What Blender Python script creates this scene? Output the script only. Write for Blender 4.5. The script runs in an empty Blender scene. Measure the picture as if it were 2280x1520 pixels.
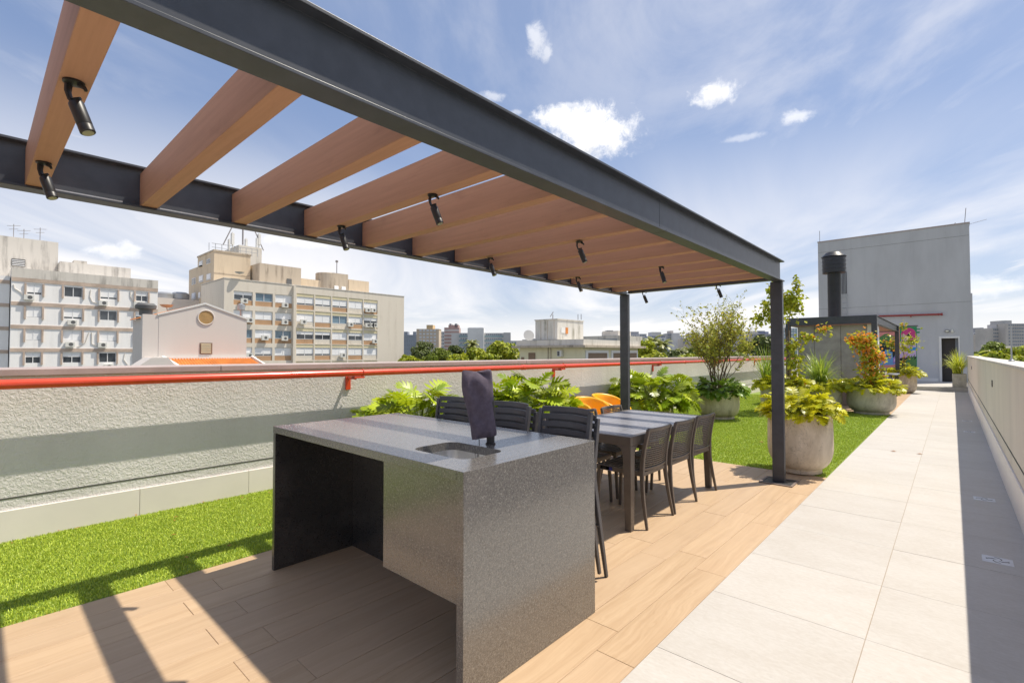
import bpy, bmesh, math, random
import numpy as np
from mathutils import Vector, Matrix, Euler, noise as mnoise

random.seed(7)
S = bpy.context.scene
COL = S.collection
PI = math.pi
rad = math.radians

# ---------------------------------------------------------------- camera
FPX, CX, CY, CAMH = 1085.0, 1140.0, 760.0, 1.42
YAW = math.atan((2121 - 1140) / FPX)
PITCH = math.atan(26 / FPX)
cam_d = bpy.data.cameras.new('camera')
cam = bpy.data.objects.new('camera', cam_d)
COL.objects.link(cam)
cam_d.sensor_width = 36.0
cam_d.lens = 36.0 * FPX / 2280.0
cam_d.clip_start = 0.05
cam_d.clip_end = 6000
cam.location = (0, 0, CAMH)
cam.rotation_euler = (PI / 2 + PITCH, 0, YAW)
S.camera = cam

# ---------------------------------------------------------------- sun, sky, exposure
SUN_DIR = Vector((0.27, 0.455, 1.0)).normalized()          # towards the sun
sun_d = bpy.data.lights.new('sun', 'SUN')
sun = bpy.data.objects.new('sun', sun_d)
COL.objects.link(sun)
sun_d.energy = 3.25
sun_d.angle = rad(0.53)
sun_d.color = (1.0, 0.92, 0.79)
sun.rotation_euler = (-SUN_DIR).to_track_quat('-Z', 'Y').to_euler()
sun.location = SUN_DIR * 50
S.view_settings.view_transform = 'Standard'
S.view_settings.look = 'None'
S.view_settings.gamma = 1.0
S.view_settings.use_curve_mapping = False
S.view_settings.exposure = 0.78
SKY_STRENGTH = 0.13

W = bpy.data.worlds.new("World")
S.world = W
W.use_nodes = True


class NT:
    """small node-tree writer"""
    def __init__(s, tree):
        s.t = tree
        s.t.nodes.clear()

    def n(s, typ, ins=None, **kw):
        nd = s.t.nodes.new(typ)
        for k, v in kw.items():
            setattr(nd, k, v)
        for k, v in (ins or {}).items():
            s.set(nd.inputs[k], v)
        return nd

    def set(s, sock, v):
        if isinstance(v, bpy.types.Node):
            v = v.outputs[0]
        if isinstance(v, bpy.types.NodeSocket):
            s.t.links.new(v, sock)
        else:
            sock.default_value = v

    def math(s, op, a, b=0.0, c=0.0, clamp=False):
        return s.n('ShaderNodeMath', {0: a, 1: b, 2: c}, operation=op, use_clamp=clamp).outputs[0]

    def vmath(s, op, a, b=(0, 0, 0), out=0):
        return s.n('ShaderNodeVectorMath', {0: a, 1: b}, operation=op).outputs[out]

    def mix(s, fac, a, b, blend='MIX'):
        nd = s.n('ShaderNodeMix', data_type='RGBA', blend_type=blend)
        s.set(nd.inputs[0], fac)
        s.set(nd.inputs[6], a)
        s.set(nd.inputs[7], b)
        return nd.outputs[2]

    def rng(s, v, a, b, c=0.0, d=1.0, smooth=True):
        nd = s.n('ShaderNodeMapRange', {0: v, 1: a, 2: b, 3: c, 4: d})
        nd.clamp = True
        nd.interpolation_type = 'SMOOTHSTEP' if smooth else 'LINEAR'
        return nd.outputs[0]

    def noise(s, vec, scale, detail=4, rough=0.55, dist=0.0):
        return s.n('ShaderNodeTexNoise', {'Vector': vec, 'Scale': scale, 'Detail': detail, 'Roughness': rough, 'Distortion': dist}).outputs[0]


def cam_dir(px, py):
    F0 = Vector((-math.sin(YAW), math.cos(YAW), 0))
    R = Vector((math.cos(YAW), math.sin(YAW), 0))
    Z = Vector((0, 0, 1))
    F = F0 * math.cos(PITCH) + Z * math.sin(PITCH)
    U = -F0 * math.sin(PITCH) + Z * math.cos(PITCH)
    return F + R * ((px - CX) / FPX) - U * ((py - CY) / FPX)


def on_x(px, py, X):
    d = cam_dir(px, py)
    p = Vector((0, 0, CAMH)) + d * (X / d.x)
    return p


def on_y(px, py, Y):
    d = cam_dir(px, py)
    return Vector((0, 0, CAMH)) + d * (Y / d.y)


def at_depth(px, py, D):
    return Vector((0, 0, CAMH)) + cam_dir(px, py) * D


def build_world():
    g = NT(W.node_tree)
    tc = g.n('ShaderNodeTexCoord')
    d = g.vmath('NORMALIZE', tc.outputs['Generated'])
    sky = g.n('ShaderNodeTexSky', sky_type='NISHITA', sun_disc=False,
              sun_elevation=math.asin(SUN_DIR.z), sun_rotation=math.atan2(SUN_DIR.x, SUN_DIR.y),
              altitude=50, air_density=1.0, dust_density=0.6, ozone_density=1.6)
    sep = g.n('ShaderNodeSeparateXYZ', {0: d})
    z = g.math('MAXIMUM', sep.outputs[2], 0.02)
    zz = g.math('ADD', z, 0.05)
    sdir = cam_dir(1250, 786)
    sdir = Vector((sdir.x, sdir.y, 0)).normalized()
    tdir = Vector((-sdir.y, sdir.x, 0))
    u = g.math('DIVIDE', g.vmath('DOT_PRODUCT', d, tuple(sdir), 1), zz)
    v = g.math('DIVIDE', g.vmath('DOT_PRODUCT', d, tuple(tdir), 1), zz)
    pv = g.n('ShaderNodeCombineXYZ', {0: g.math('MULTIPLY', u, 0.50), 1: g.math('MULTIPLY', v, 0.95), 2: 3.7})
    pv2 = g.n('ShaderNodeCombineXYZ', {0: g.math('MULTIPLY', u, 0.30), 1: g.math('MULTIPLY', v, 0.5), 2: 5.4})
    streak = g.noise(pv, 1.0, 9, 0.58, 1.6)
    fine = g.noise(pv, 4.2, 8, 0.65, 1.2)
    patch = g.noise(pv2, 0.85, 4, 0.5, 0.3)
    st = g.math('ADD', g.math('MULTIPLY', streak, 0.84), g.math('MULTIPLY', fine, 0.16))
    cir = g.rng(st, 0.45, 0.70)
    cir = g.math('MULTIPLY', cir, g.rng(patch, 0.40, 0.60, 0.06, 1.0))
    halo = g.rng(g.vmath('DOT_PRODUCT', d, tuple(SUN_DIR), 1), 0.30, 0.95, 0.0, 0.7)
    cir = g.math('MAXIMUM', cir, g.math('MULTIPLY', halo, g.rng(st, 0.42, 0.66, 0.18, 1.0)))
    # veil thickening to the horizon
    low = g.rng(z, 0.46, 0.10, 0.0, 1.0)
    pvh = g.n('ShaderNodeCombineXYZ', {0: g.math('MULTIPLY', u, 0.16), 1: g.math('MULTIPLY', v, 0.42), 2: 1.3})
    veil = g.rng(g.noise(pvh, 1.2, 8, 0.56, 0.6), 0.33, 0.62, 0.18, 1.0)
    veil = g.math('MULTIPLY', g.math('POWER', veil, 0.8), low)
    veil = g.math('MAXIMUM', veil, g.rng(z, 0.14, 0.02, 0.0, 0.85))
    cir = g.math('MAXIMUM', g.math('MULTIPLY', cir, 0.8), veil)
    cloud_col = (5.3, 5.1, 4.95, 1)
    base = g.mix(0.55, g.mix(1.0, sky.outputs[0], (0.62, 0.63, 0.66, 1), 'MULTIPLY'), (1.32, 1.76, 2.85, 1))
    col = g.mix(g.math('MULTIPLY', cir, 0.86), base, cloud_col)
    # cumulus puffs, each at its own place in the sky
    warp = g.noise(d, 24.0, 9, 0.70, 0.3)
    warp2 = g.noise(g.vmath('ADD', d, (3.1, 1.7, 5.3)), 24.0, 9, 0.70, 0.3)
    wv = g.math('MULTIPLY', g.math('SUBTRACT', warp, 0.5), 2.6)
    wu = g.math('MULTIPLY', g.math('SUBTRACT', warp2, 0.5), 2.6)
    puffs = [(1300, 296, 120, 58, 1.0), (1255, 268, 62, 40, .9), (1355, 300, 62, 55, 1.0), (1596, 206, 46, 27, .8), (1772, 258, 36, 17, .55),
             (1195, 85, 22, 38, .5), (1215, 115, 15, 20, .42), (1098, 214, 34, 12, .4), (250, 563, 58, 18, .55), (285, 556, 24, 20, .5), (1655, 308, 42, 9, .3),
             (668, 540, 70, 14, .4), (2210, 640, 70, 26, .4), (1264, 236, 30, 10, .5), (1150, 250, 14, 7, .3)]
    cum = None
    shade = None
    Z = Vector((0, 0, 1))
    for (px, py, wx, wy, dens) in puffs:
        c = cam_dir(px, py).normalized()
        k = cam_dir(px, py).length
        t1 = Vector((c.y, -c.x, 0)).normalized()
        t2 = t1.cross(c).normalized()
        a = g.vmath('DOT_PRODUCT', d, tuple(t1 * (FPX * k / wx)), 1)
        b = g.vmath('DOT_PRODUCT', d, tuple(t2 * (FPX * k / wy)), 1)
        a = g.math('ADD', a, wu)
        b = g.math('ADD', b, wv)
        r = g.math('SQRT', g.math('ADD', g.math('MULTIPLY', a, a), g.math('MULTIPLY', b, b)))
        m = g.rng(r, 1.12, 0.28, 0.0, dens)
        front = g.math('GREATER_THAN', g.vmath('DOT_PRODUCT', d, tuple(c), 1), 0.5)
        m = g.math('MULTIPLY', m, front)
        sh = g.math('MULTIPLY', g.rng(b, 0.35, -0.75, 0.0, 1.0), m)
        cum = m if cum is None else g.math('MAXIMUM', cum, m)
        shade = sh if shade is None else g.math('MAXIMUM', shade, sh)
    tex = g.rng(g.noise(d, 60.0, 5, 0.6), 0.35, 0.7)
    cc = g.mix(g.math('MULTIPLY', shade, g.math('MULTIPLY_ADD', tex, 0.75, 0.25)), (5.9, 5.8, 5.7, 1), (3.4, 3.5, 3.7, 1))
    col = g.mix(cum, col, cc)
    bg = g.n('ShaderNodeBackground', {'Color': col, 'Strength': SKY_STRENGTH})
    out = g.n('ShaderNodeOutputWorld')
    g.t.links.new(bg.outputs[0], out.inputs[0])


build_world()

# ---------------------------------------------------------------- materials
MATS = {}


def new_mat(name):
    m = bpy.data.materials.new(name)
    m.use_nodes = True
    g = NT(m.node_tree)
    out = g.n('ShaderNodeOutputMaterial')
    p = g.n('ShaderNodeBsdfPrincipled')
    g.t.links.new(p.outputs[0], out.inputs[0])
    MATS[name] = m
    return m, g, p, out


def bump(g, p, h, strength=0.3, dist=0.01):
    b = g.n('ShaderNodeBump', {'Height': h, 'Strength': strength, 'Distance': dist})
    g.set(p.inputs['Normal'], b)


def pos(g):
    return g.n('ShaderNodeNewGeometry').outputs['Position']


def obj_rnd(g):
    return g.n('ShaderNodeObjectInfo').outputs['Random']


def mat(name, col, rough=0.5, metal=0.0, spec=0.5, var=None, rnd=0.0, bmp=None, coat=0.0):
    """plain procedural material: var=(scale, amount) mottling, rnd = shift per object, bmp=(scale,strength,dist)"""
    m, g, p, out = new_mat(name)
    c = (*col, 1)
    if var:
        f = g.rng(g.noise(pos(g), var[0], 6, 0.6), 0.3, 0.7)
        dk = tuple(x * (1 - var[1]) for x in col) + (1,)
        lt = tuple(min(1, x * (1 + var[1] * .6)) for x in col) + (1,)
        c = g.mix(f, dk, lt)
    if rnd:
        hv = g.n('ShaderNodeHueSaturation', {'Value': g.rng(obj_rnd(g), 0, 1, 1 - rnd, 1 + rnd, False), 'Color': c})
        c = hv.outputs[0]
    g.set(p.inputs['Base Color'], c)
    p.inputs['Roughness'].default_value = rough
    p.inputs['Metallic'].default_value = metal
    p.inputs['Specular IOR Level'].default_value = spec
    if coat:
        p.inputs['Coat Weight'].default_value = coat
        p.inputs['Coat Roughness'].default_value = 0.15
    if bmp:
        bump(g, p, g.noise(pos(g), bmp[0], 5, 0.6), bmp[1], bmp[2])
    return m


def leaf_mat(name, col, rnd=0.35, trans=0.38, rough=0.38, island=False, col2=None, coat=0.0):
    m, g, p, out = new_mat(name)
    r = g.n('ShaderNodeNewGeometry').outputs['Random Per Island'] if island else obj_rnd(g)
    c2 = col2 or tuple(x * 0.55 for x in col)
    f = g.rng(r, 0, 1, 0, 1, False)
    if not island:
        f = g.math('MULTIPLY_ADD', g.noise(pos(g), 9.0, 3), 0.5, g.math('MULTIPLY', f, 0.6), clamp=True)
    c = g.mix(f, (*col, 1), (*c2, 1))
    hv = g.n('ShaderNodeHueSaturation', {'Value': g.rng(g.math('FRACT', g.math('MULTIPLY', r, 7.13)), 0, 1, 1 - rnd, 1 + rnd, False), 'Color': c})
    c = hv.outputs[0]
    g.set(p.inputs['Base Color'], c)
    p.inputs['Roughness'].default_value = rough
    p.inputs['Specular IOR Level'].default_value = 0.5
    t = g.n('ShaderNodeBsdfTranslucent', {'Color': g.mix(0.5, c, (0.55, 0.62, 0.03, 1), 'MULTIPLY') if False else c})
    mx = g.n('ShaderNodeMixShader', {0: trans})
    g.t.links.new(p.outputs[0], mx.inputs[1])
    g.t.links.new(t.outputs[0], mx.inputs[2])
    g.t.links.new(mx.outputs[0], out.inputs[0])
    return m


def stone_speckle(name, dark, light, rough, rough2, scale=260, bs=0.12):
    m, g, p, out = new_mat(name)
    P = pos(g)
    n1 = g.noise(P, scale, 3, 0.7)
    n2 = g.noise(P, scale * 0.37, 4, 0.65)
    vor = g.n('ShaderNodeTexVoronoi', {'Vector': P, 'Scale': scale * 0.7}).outputs['Color']
    sp = g.n('ShaderNodeSeparateColor', {0: vor}).outputs[0]
    f = g.math('MULTIPLY', g.rng(n1, 0.38, 0.66), g.rng(n2, 0.3, 0.65, 0.35, 1))
    f = g.math('MULTIPLY_ADD', sp, 0.30, g.math('MULTIPLY', f, 0.75), clamp=True)
    c = g.mix(f, (*dark, 1), (*light, 1))
    wear = g.noise(P, 2.6, 7, 0.68, 0.4)
    c = g.mix(g.rng(wear, 0.5, 0.75, 0, 0.22), c, (0.22, 0.20, 0.175, 1))
    fleck = g.rng(g.noise(P, 95.0, 2, 0.5), 0.75, 0.82, 0, 0.35)
    c = g.mix(fleck, c, (0.5, 0.5, 0.5, 1))
    g.set(p.inputs['Base Color'], c)
    g.set(p.inputs['Roughness'], g.rng(n2, 0.3, 0.7, rough, rough2))
    p.inputs['Specular IOR Level'].default_value = 1.0
    p.inputs['IOR'].default_value = 1.6
    bump(g, p, n1, bs, 0.002)
    return m


def make_materials():
    # deck plank: wood-look tile, grain along local Y
    m, g, p, out = new_mat('plank_wood')
    r = obj_rnd(g)
    P = pos(g)
    off = g.n('ShaderNodeCombineXYZ', {0: g.math('MULTIPLY', r, 37.0), 1: g.math('MULTIPLY', r, 91.0), 2: 0.0})
    Q = g.vmath('ADD', P, off)
    warp = g.noise(g.vmath('MULTIPLY', Q, (4.0, 1.1, 1)), 1.0, 4, 0.55, 0.5)
    Qx = g.n('ShaderNodeSeparateXYZ', {0: Q})
    xx = g.math('MULTIPLY_ADD', warp, 0.16, Qx.outputs[0])
    G = g.n('ShaderNodeCombineXYZ', {0: g.math('MULTIPLY', xx, 85.0), 1: g.math('MULTIPLY', Qx.outputs[1], 1.6), 2: 0.0})
    gr = g.noise(G, 1.0, 5, 0.62)
    G2 = g.n('ShaderNodeCombineXYZ', {0: g.math('MULTIPLY', xx, 22.0), 1: g.math('MULTIPLY', Qx.outputs[1], 0.7), 2: 4.0})
    gr2 = g.noise(G2, 1.0, 3, 0.5)
    f = g.math('MULTIPLY_ADD', g.rng(gr, 0.32, 0.68), 0.55, g.math('MULTIPLY', g.rng(gr2, 0.3, 0.7), 0.45))
    c = g.mix(f, (0.455, 0.31, 0.185, 1), (0.565, 0.41, 0.26, 1))
    c = g.mix(g.rng(r, 0, 1, 0.0, 0.35, False), c, (0.49, 0.355, 0.24, 1))
    hv = g.n('ShaderNodeHueSaturation', {'Value': g.rng(g.math('FRACT', g.math('MULTIPLY', r, 5.7)), 0, 1, 0.96, 1.03, False), 'Color': c})
    dirt = g.rng(g.noise(P, 1.7, 6, 0.65), 0.5, 0.8, 0, 0.22)
    c = g.mix(dirt, hv.outputs[0], (0.30, 0.22, 0.15, 1))
    g.set(p.inputs['Base Color'], c)
    g.set(p.inputs['Roughness'], g.rng(gr, 0.3, 0.7, 0.42, 0.6))
    p.inputs['Specular IOR Level'].default_value = 0.35
    bump(g, p, gr, 0.08, 0.002)

    # pale stone path tile
    m, g, p, out = new_mat('path_stone')
    r = obj_rnd(g)
    P = pos(g)
    off = g.n('ShaderNodeCombineXYZ', {0: g.math('MULTIPLY', r, 53.0), 1: g.math('MULTIPLY', r, 17.0), 2: 0.0})
    Q = g.vmath('ADD', P, off)
    n1 = g.noise(g.vmath('MULTIPLY', Q, (26, 58, 26)), 1.0, 6, 0.70, 0.5)
    n2 = g.noise(g.vmath('MULTIPLY', Q, (2.2, 4, 2)), 1.0, 5, 0.6, 0.3)
    f = g.math('MULTIPLY_ADD', g.rng(n1, 0.32, 0.72), 0.6, g.math('MULTIPLY', g.rng(n2, 0.3, 0.7), 0.4))
    c = g.mix(f, (0.47, 0.435, 0.39, 1), (0.555, 0.53, 0.495, 1))
    spk = g.rng(g.noise(g.vmath('MULTIPLY', Q, (34, 60, 34)), 1.0, 5, 0.75), 0.58, 0.72, 0, 0.45)
    c = g.mix(spk, c, (0.36, 0.34, 0.32, 1))
    hv = g.n('ShaderNodeHueSaturation', {'Value': g.rng(r, 0, 1, 0.96, 1.03, False), 'Color': c})
    g.set(p.inputs['Base Color'], hv.outputs[0])
    p.inputs['Roughness'].default_value = 0.6
    p.inputs['Specular IOR Level'].default_value = 0.3
    bump(g, p, n1, 0.12, 0.003)

    # rough stucco
    for name, col, sc, st, ds in (('stucco', (0.72, 0.695, 0.665), 40.0, 0.30, 0.013), ('stucco_right', (0.76, 0.69, 0.59), 60.0, 0.3, 0.008), ('tower_render', (0.54, 0.54, 0.545), 30.0, 0.12, 0.006)):
        m, g, p, out = new_mat(name)
        P = pos(g)
        n1 = g.noise(P, sc, 3, 0.55, 0.7)
        vor = g.n('ShaderNodeTexVoronoi', {'Vector': g.vmath('ADD', P, g.n('ShaderNodeCombineXYZ', {0: g.math('MULTIPLY', n1, 0.03), 1: g.math('MULTIPLY', n1, -0.03), 2: 0.0})), 'Scale': sc * 1.5})
        vor.feature = 'SMOOTH_F1'
        h = g.math('MULTIPLY_ADD', g.rng(n1, 0.42, 0.62), 1.0, g.math('MULTIPLY', vor.outputs['Distance'], -0.5))
        n2 = g.noise(g.vmath('MULTIPLY', P, (1, 1, 0.35)), 1.3, 6, 0.6)
        c = g.mix(g.rng(n2, 0.3, 0.75), (*[x * 0.92 for x in col], 1), (*[x * 1.05 for x in col], 1))
        stk = g.noise(g.vmath('MULTIPLY', P, (5, 5, 0.22)), 1.0, 6, 0.65)
        c = g.mix(g.rng(stk, 0.52, 0.75, 0, 0.16), c, (*[x * 0.6 for x in col], 1))
        g.set(p.inputs['Base Color'], c)
        p.inputs['Roughness'].default_value = 0.85
        p.inputs['Specular IOR Level'].default_value = 0.2
        bump(g, p, h, st, ds)

    mat('coping_paint', (0.44, 0.36, 0.33), 0.6, var=(5, .12), bmp=(40, .12, .005))
    mat('coping_pale', (0.60, 0.56, 0.51), 0.7, var=(7, .14), bmp=(60, .15, .004))
    mat('skirting_tile', (0.86, 0.79, 0.74), 0.45, var=(1.5, .05), rnd=.02)
    mat('groove_dark', (0.10, 0.10, 0.085), 0.9)
    mat('joint_brown', (0.27, 0.18, 0.11), 0.9)
    mat('grout', (0.36, 0.28, 0.20), 0.9)
    mat('red_paint', (0.72, 0.07, 0.025), 0.27, coat=0.4, var=(8, .10))
    mat('dull_red_paint', (0.34, 0.045, 0.035), 0.4)
    mat('steel_paint', (0.054, 0.060, 0.074), 0.42, var=(12, .15), bmp=(220, .06, .001))
    mat('steel_grille', (0.03, 0.032, 0.036), 0.5)
    mat('aluminium', (0.62, 0.61, 0.58), 0.35, metal=0.9)
    # pergola rafter: brown-red composite
    m, g, p, out = new_mat('rafter_wood')
    P = pos(g)
    r = obj_rnd(g)
    Q = g.vmath('ADD', g.vmath('MULTIPLY', P, (2.2, 55, 55)), g.n('ShaderNodeCombineXYZ', {0: g.math('MULTIPLY', r, 40.0), 1: g.math('MULTIPLY', r, 11.0), 2: 0.0}))
    gr = g.noise(Q, 1.0, 5, 0.6)
    fz = g.noise(P, 420.0, 2, 0.5)
    c = g.mix(g.rng(gr, 0.3, 0.7), (0.47, 0.26, 0.165, 1), (0.53, 0.295, 0.19, 1))
    c = g.mix(g.rng(fz, 0.4, 0.8, 0, .25), c, (0.50, 0.30, 0.20, 1))
    sm = g.rng(g.noise(g.vmath('MULTIPLY', P, (3, 9, 9)), 1.0, 5, 0.65), 0.56, 0.75, 0, 0.4)
    c = g.mix(sm, c, (0.34, 0.18, 0.115, 1))
    g.set(p.inputs['Base Color'], c)
    p.inputs['Roughness'].default_value = 0.62
    p.inputs['Specular IOR Level'].default_value = 0.25
    bump(g, p, gr, 0.1, 0.002)

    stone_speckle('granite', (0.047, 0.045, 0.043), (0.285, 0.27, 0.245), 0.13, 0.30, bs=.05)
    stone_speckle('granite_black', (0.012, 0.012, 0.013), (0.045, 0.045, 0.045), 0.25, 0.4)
    mat('stainless', (0.86, 0.85, 0.83), 0.34, metal=1.0, var=(30, .08))
    mat('cloth_dark', (0.12, 0.10, 0.13), 0.9, spec=0.15, var=(30, .2), bmp=(900, .25, .001))
    mat('black_plastic', (0.02, 0.02, 0.022), 0.42)
    mat('lens_glass', (0.35, 0.34, 0.25), 0.2, spec=0.6)
    mat('resin_charcoal', (0.125, 0.105, 0.088), 0.40, var=(18, .12))
    mat('resin_sky_sheen', (0.23, 0.23, 0.25), 0.30, spec=0.6, var=(18, .12))  # lighter and bluer than the frame: sky sheen put into the colour
    mat('resin_slate', (0.072, 0.072, 0.080), 0.36, var=(18, .10))
    mat('resin_orange', (0.90, 0.45, 0.012), 0.33, var=(6, .06))
    mat('label_paper', (0.80, 0.74, 0.72), 0.6)
    mat('label_blue', (0.02, 0.03, 0.25), 0.5)
    mat('label_ink', (0.15, 0.13, 0.13), 0.5)
    # weathered concrete pots
    for name, c1, c2, c3 in (('pot_concrete', (0.52, 0.44, 0.335), (0.72, 0.63, 0.50), (0.30, 0.25, 0.18)), ('pot_grey', (0.42, 0.395, 0.33), (0.60, 0.56, 0.48), (0.24, 0.215, 0.16))):
        m, g, p, out = new_mat(name)
        P = pos(g)
        n1 = g.noise(g.vmath('MULTIPLY', P, (1, 1, 0.45)), 6.0, 8, 0.66, 0.6)
        n2 = g.noise(g.vmath('ADD', P, (4, 2, 7)), 3.2, 8, 0.7, 1.2)
        c = g.mix(g.rng(n1, 0.3, 0.72), (*c1, 1), (*c2, 1))
        c = g.mix(g.rng(n2, 0.54, 0.70, 0, 0.75), c, (*c3, 1))
        cr = g.rng(g.math('ABSOLUTE', g.math('SUBTRACT', g.noise(g.vmath('MULTIPLY', P, (1, 1, .3)), 3.0, 6, 0.7, .8), 0.5)), 0.0, 0.006, 0.45, 0)
        c = g.mix(cr, c, (0.09, 0.07, 0.05, 1))
        g.set(p.inputs['Base Color'], c)
        p.inputs['Roughness'].default_value = 0.62
        p.inputs['Specular IOR Level'].default_value = 0.35
        bump(g, p, n1, 0.15, 0.006)
    mat('soil', (0.06, 0.042, 0.03), 0.95, var=(30, .4), bmp=(60, .8, .02))
    mat('turf_backing', (0.20, 0.29, 0.035), 0.9, var=(60, .35))
    leaf_mat('turf_blade', (0.56, 0.65, 0.075), rnd=0.26, trans=0.14, rough=0.5, island=True, col2=(0.36, 0.47, 0.045))
    leaf_mat('philodendron_leaf', (0.55, 0.60, 0.02), rnd=0.45, trans=0.30, rough=0.36, col2=(0.19, 0.31, 0.015))
    leaf_mat('yellow_leaf', (0.88, 0.80, 0.025), rnd=0.25, trans=0.38, rough=0.38, col2=(0.33, 0.38, 0.016))
    leaf_mat('dark_leaf', (0.26, 0.36, 0.025), rnd=0.35, trans=0.30, rough=0.36, col2=(0.10, 0.20, 0.02))
    leaf_mat('grass_blade', (0.50, 0.56, 0.08), rnd=0.35, trans=0.35, rough=0.4, island=True, col2=(0.22, 0.36, 0.05))
    leaf_mat('grass_yellow', (0.70, 0.70, 0.08), rnd=0.35, trans=0.38, rough=0.4, island=True, col2=(0.40, 0.48, 0.05))
    leaf_mat('bougainvillea_leaf', (0.34, 0.42, 0.03), rnd=0.4, trans=0.42, rough=0.4, island=True, col2=(0.58, 0.54, 0.04))
    leaf_mat('orange_bract', (0.92, 0.37, 0.05), rnd=0.25, trans=0.4, rough=0.5, island=True, col2=(0.88, 0.42, 0.08))
    leaf_mat('olive_leaf', (0.36, 0.42, 0.07), rnd=0.4, trans=0.35, rough=0.45, island=True, col2=(0.56, 0.48, 0.07))
    leaf_mat('tree_leaf_bright', (0.50, 0.50, 0.03), rnd=0.4, trans=0.3, rough=0.5, island=True, col2=(0.27, 0.35, 0.025))
    leaf_mat('tree_leaf_mid', (0.28, 0.33, 0.04), rnd=0.4, trans=0.25, rough=0.5, island=True, col2=(0.15, 0.21, 0.025))
    leaf_mat('tree_leaf_dark', (0.15, 0.19, 0.04), rnd=0.4, trans=0.15, rough=0.55, island=True, col2=(0.08, 0.11, 0.025))
    leaf_mat('palm_leaf', (0.34, 0.34, 0.10), rnd=0.35, trans=0.25, rough=0.45, island=True, col2=(0.18, 0.21, 0.06))
    mat('stem_brown', (0.16, 0.10, 0.06), 0.8, var=(40, .3))
    mat('stem_green', (0.16, 0.20, 0.03), 0.5)
    mat('bark', (0.13, 0.10, 0.075), 0.9, var=(6, .3))
    mat('stake_wood', (0.33, 0.24, 0.17), 0.8, var=(30, .25))
    mat('dry_leaf', (0.42, 0.17, 0.05), 0.7, var=(60, .3))
    mat('drain_steel', (0.66, 0.66, 0.68), 0.4, metal=0.3, var=(20, .08))
    mat('step_stone', (0.50, 0.47, 0.42), 0.65, var=(5, .12))
    mat('panel_slate', (0.34, 0.33, 0.32), 0.5, var=(2.2, .28), rnd=.05)
    mat('dull_brown', (0.24, 0.185, 0.16), 0.6, var=(4, .2))
    mat('white_paint', (0.74, 0.73, 0.70), 0.55, var=(3, .05))
    mat('door_dark', (0.035, 0.028, 0.024), 0.45)
    mat('mesh_dark', (0.05, 0.043, 0.038), 0.6, var=(150, .4))
    mat('galvanised', (0.42, 0.43, 0.44), 0.45, metal=0.6)
    mat('flue_black', (0.022, 0.025, 0.034), 0.42, var=(10, .2))
    mat('lamp_glass', (0.75, 0.72, 0.6), 0.2)
    # mural paints
    for n, c in dict(green=(0.03, 0.27, 0.10), leafgreen=(0.09, 0.22, 0.06), magenta=(0.62, 0.05, 0.22), salmon=(0.68, 0.25, 0.22), black=(0.018, 0.02, 0.022), blue=(0.16, 0.36, 0.62),
                     lilac=(0.60, 0.44, 0.66), cyan=(0.02, 0.28, 0.60), violet=(0.34, 0.18, 0.52), cream=(0.66, 0.50, 0.36), white=(0.75, 0.72, 0.74), rose=(0.66, 0.35, 0.5)).items():
        mat('mural_' + n, c, 0.6, var=(4, .06))
    # far facades: render with rain streaks
    for name, col, st, amt in (('facade_white', (0.90, 0.885, 0.865), (0.40, 0.37, 0.34), .25), ('facade_grime', (0.66, 0.62, 0.56), (0.17, 0.155, 0.14), .8), ('facade_tan', (0.74, 0.675, 0.575), (0.38, 0.31, 0.23), .3),
                               ('facade_buff', (0.68, 0.56, 0.41), (0.33, 0.25, 0.17), .5), ('facade_dirty', (0.54, 0.46, 0.36), (0.13, 0.10, 0.08), .95), ('facade_grey', (0.66, 0.61, 0.565), (0.54, 0.495, 0.46), .25),
                               ('facade_cream', (0.74, 0.70, 0.50), (0.46, 0.42, 0.30), .35), ('tank_concrete', (0.68, 0.65, 0.59), (0.16, 0.15, 0.09), .8), ('facade_hazy', (0.50, 0.47, 0.44), (0.40, 0.38, 0.36), .3)):
        m, g, p, out = new_mat(name)
        P = pos(g)
        n1 = g.noise(g.vmath('MULTIPLY', P, (1.3, 1.3, 0.16)), 1.0, 7, 0.65)
        n2 = g.noise(P, 0.35, 5, 0.6)
        f = g.math('MULTIPLY', g.rng(n1, 0.45, 0.72), g.rng(n2, 0.35, 0.65, .25, 1))
        c = g.mix(g.math('MULTIPLY', f, amt), (*col, 1), (*st, 1))
        g.set(p.inputs['Base Color'], c)
        p.inputs['Roughness'].default_value = 0.85
        p.inputs['Specular IOR Level'].default_value = 0.2
    mat('band_taupe', (0.52, 0.41, 0.33), 0.8, var=(.8, .2))
    mat('spandrel_brown', (0.52, 0.32, 0.18), 0.7, var=(.6, .12))
    mat('lintel_yellow', (0.74, 0.66, 0.43), 0.8, var=(.6, .1))
    mat('shutter_white', (0.88, 0.88, 0.88), 0.55, rnd=.04)
    mat('pane_dark', (0.055, 0.065, 0.075), 0.12, spec=0.8, rnd=.3)
    mat('pane_blue', (0.14, 0.22, 0.28), 0.12, spec=0.8, rnd=.2)
    mat('sash_white', (0.74, 0.74, 0.74), 0.5)
    mat('ac_white', (0.70, 0.69, 0.64), 0.5)
    mat('ac_fan', (0.12, 0.12, 0.12), 0.6)
    mat('roof_orange', (0.66, 0.23, 0.05), 0.75, var=(1.2, .2))
    mat('wood_round', (0.42, 0.26, 0.10), 0.6, var=(3, .15))
    mat('shutter_brown', (0.24, 0.165, 0.11), 0.7, var=(2, .1))
    mat('antenna_metal', (0.32, 0.30, 0.30), 0.5)
    mat('dish_grey', (0.50, 0.49, 0.47), 0.5)
    mat('city_ground_mat', (0.13, 0.14, 0.10), 0.95, var=(.02, .4))
    mat('roof_membrane', (0.30, 0.29, 0.27), 0.9)
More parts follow.
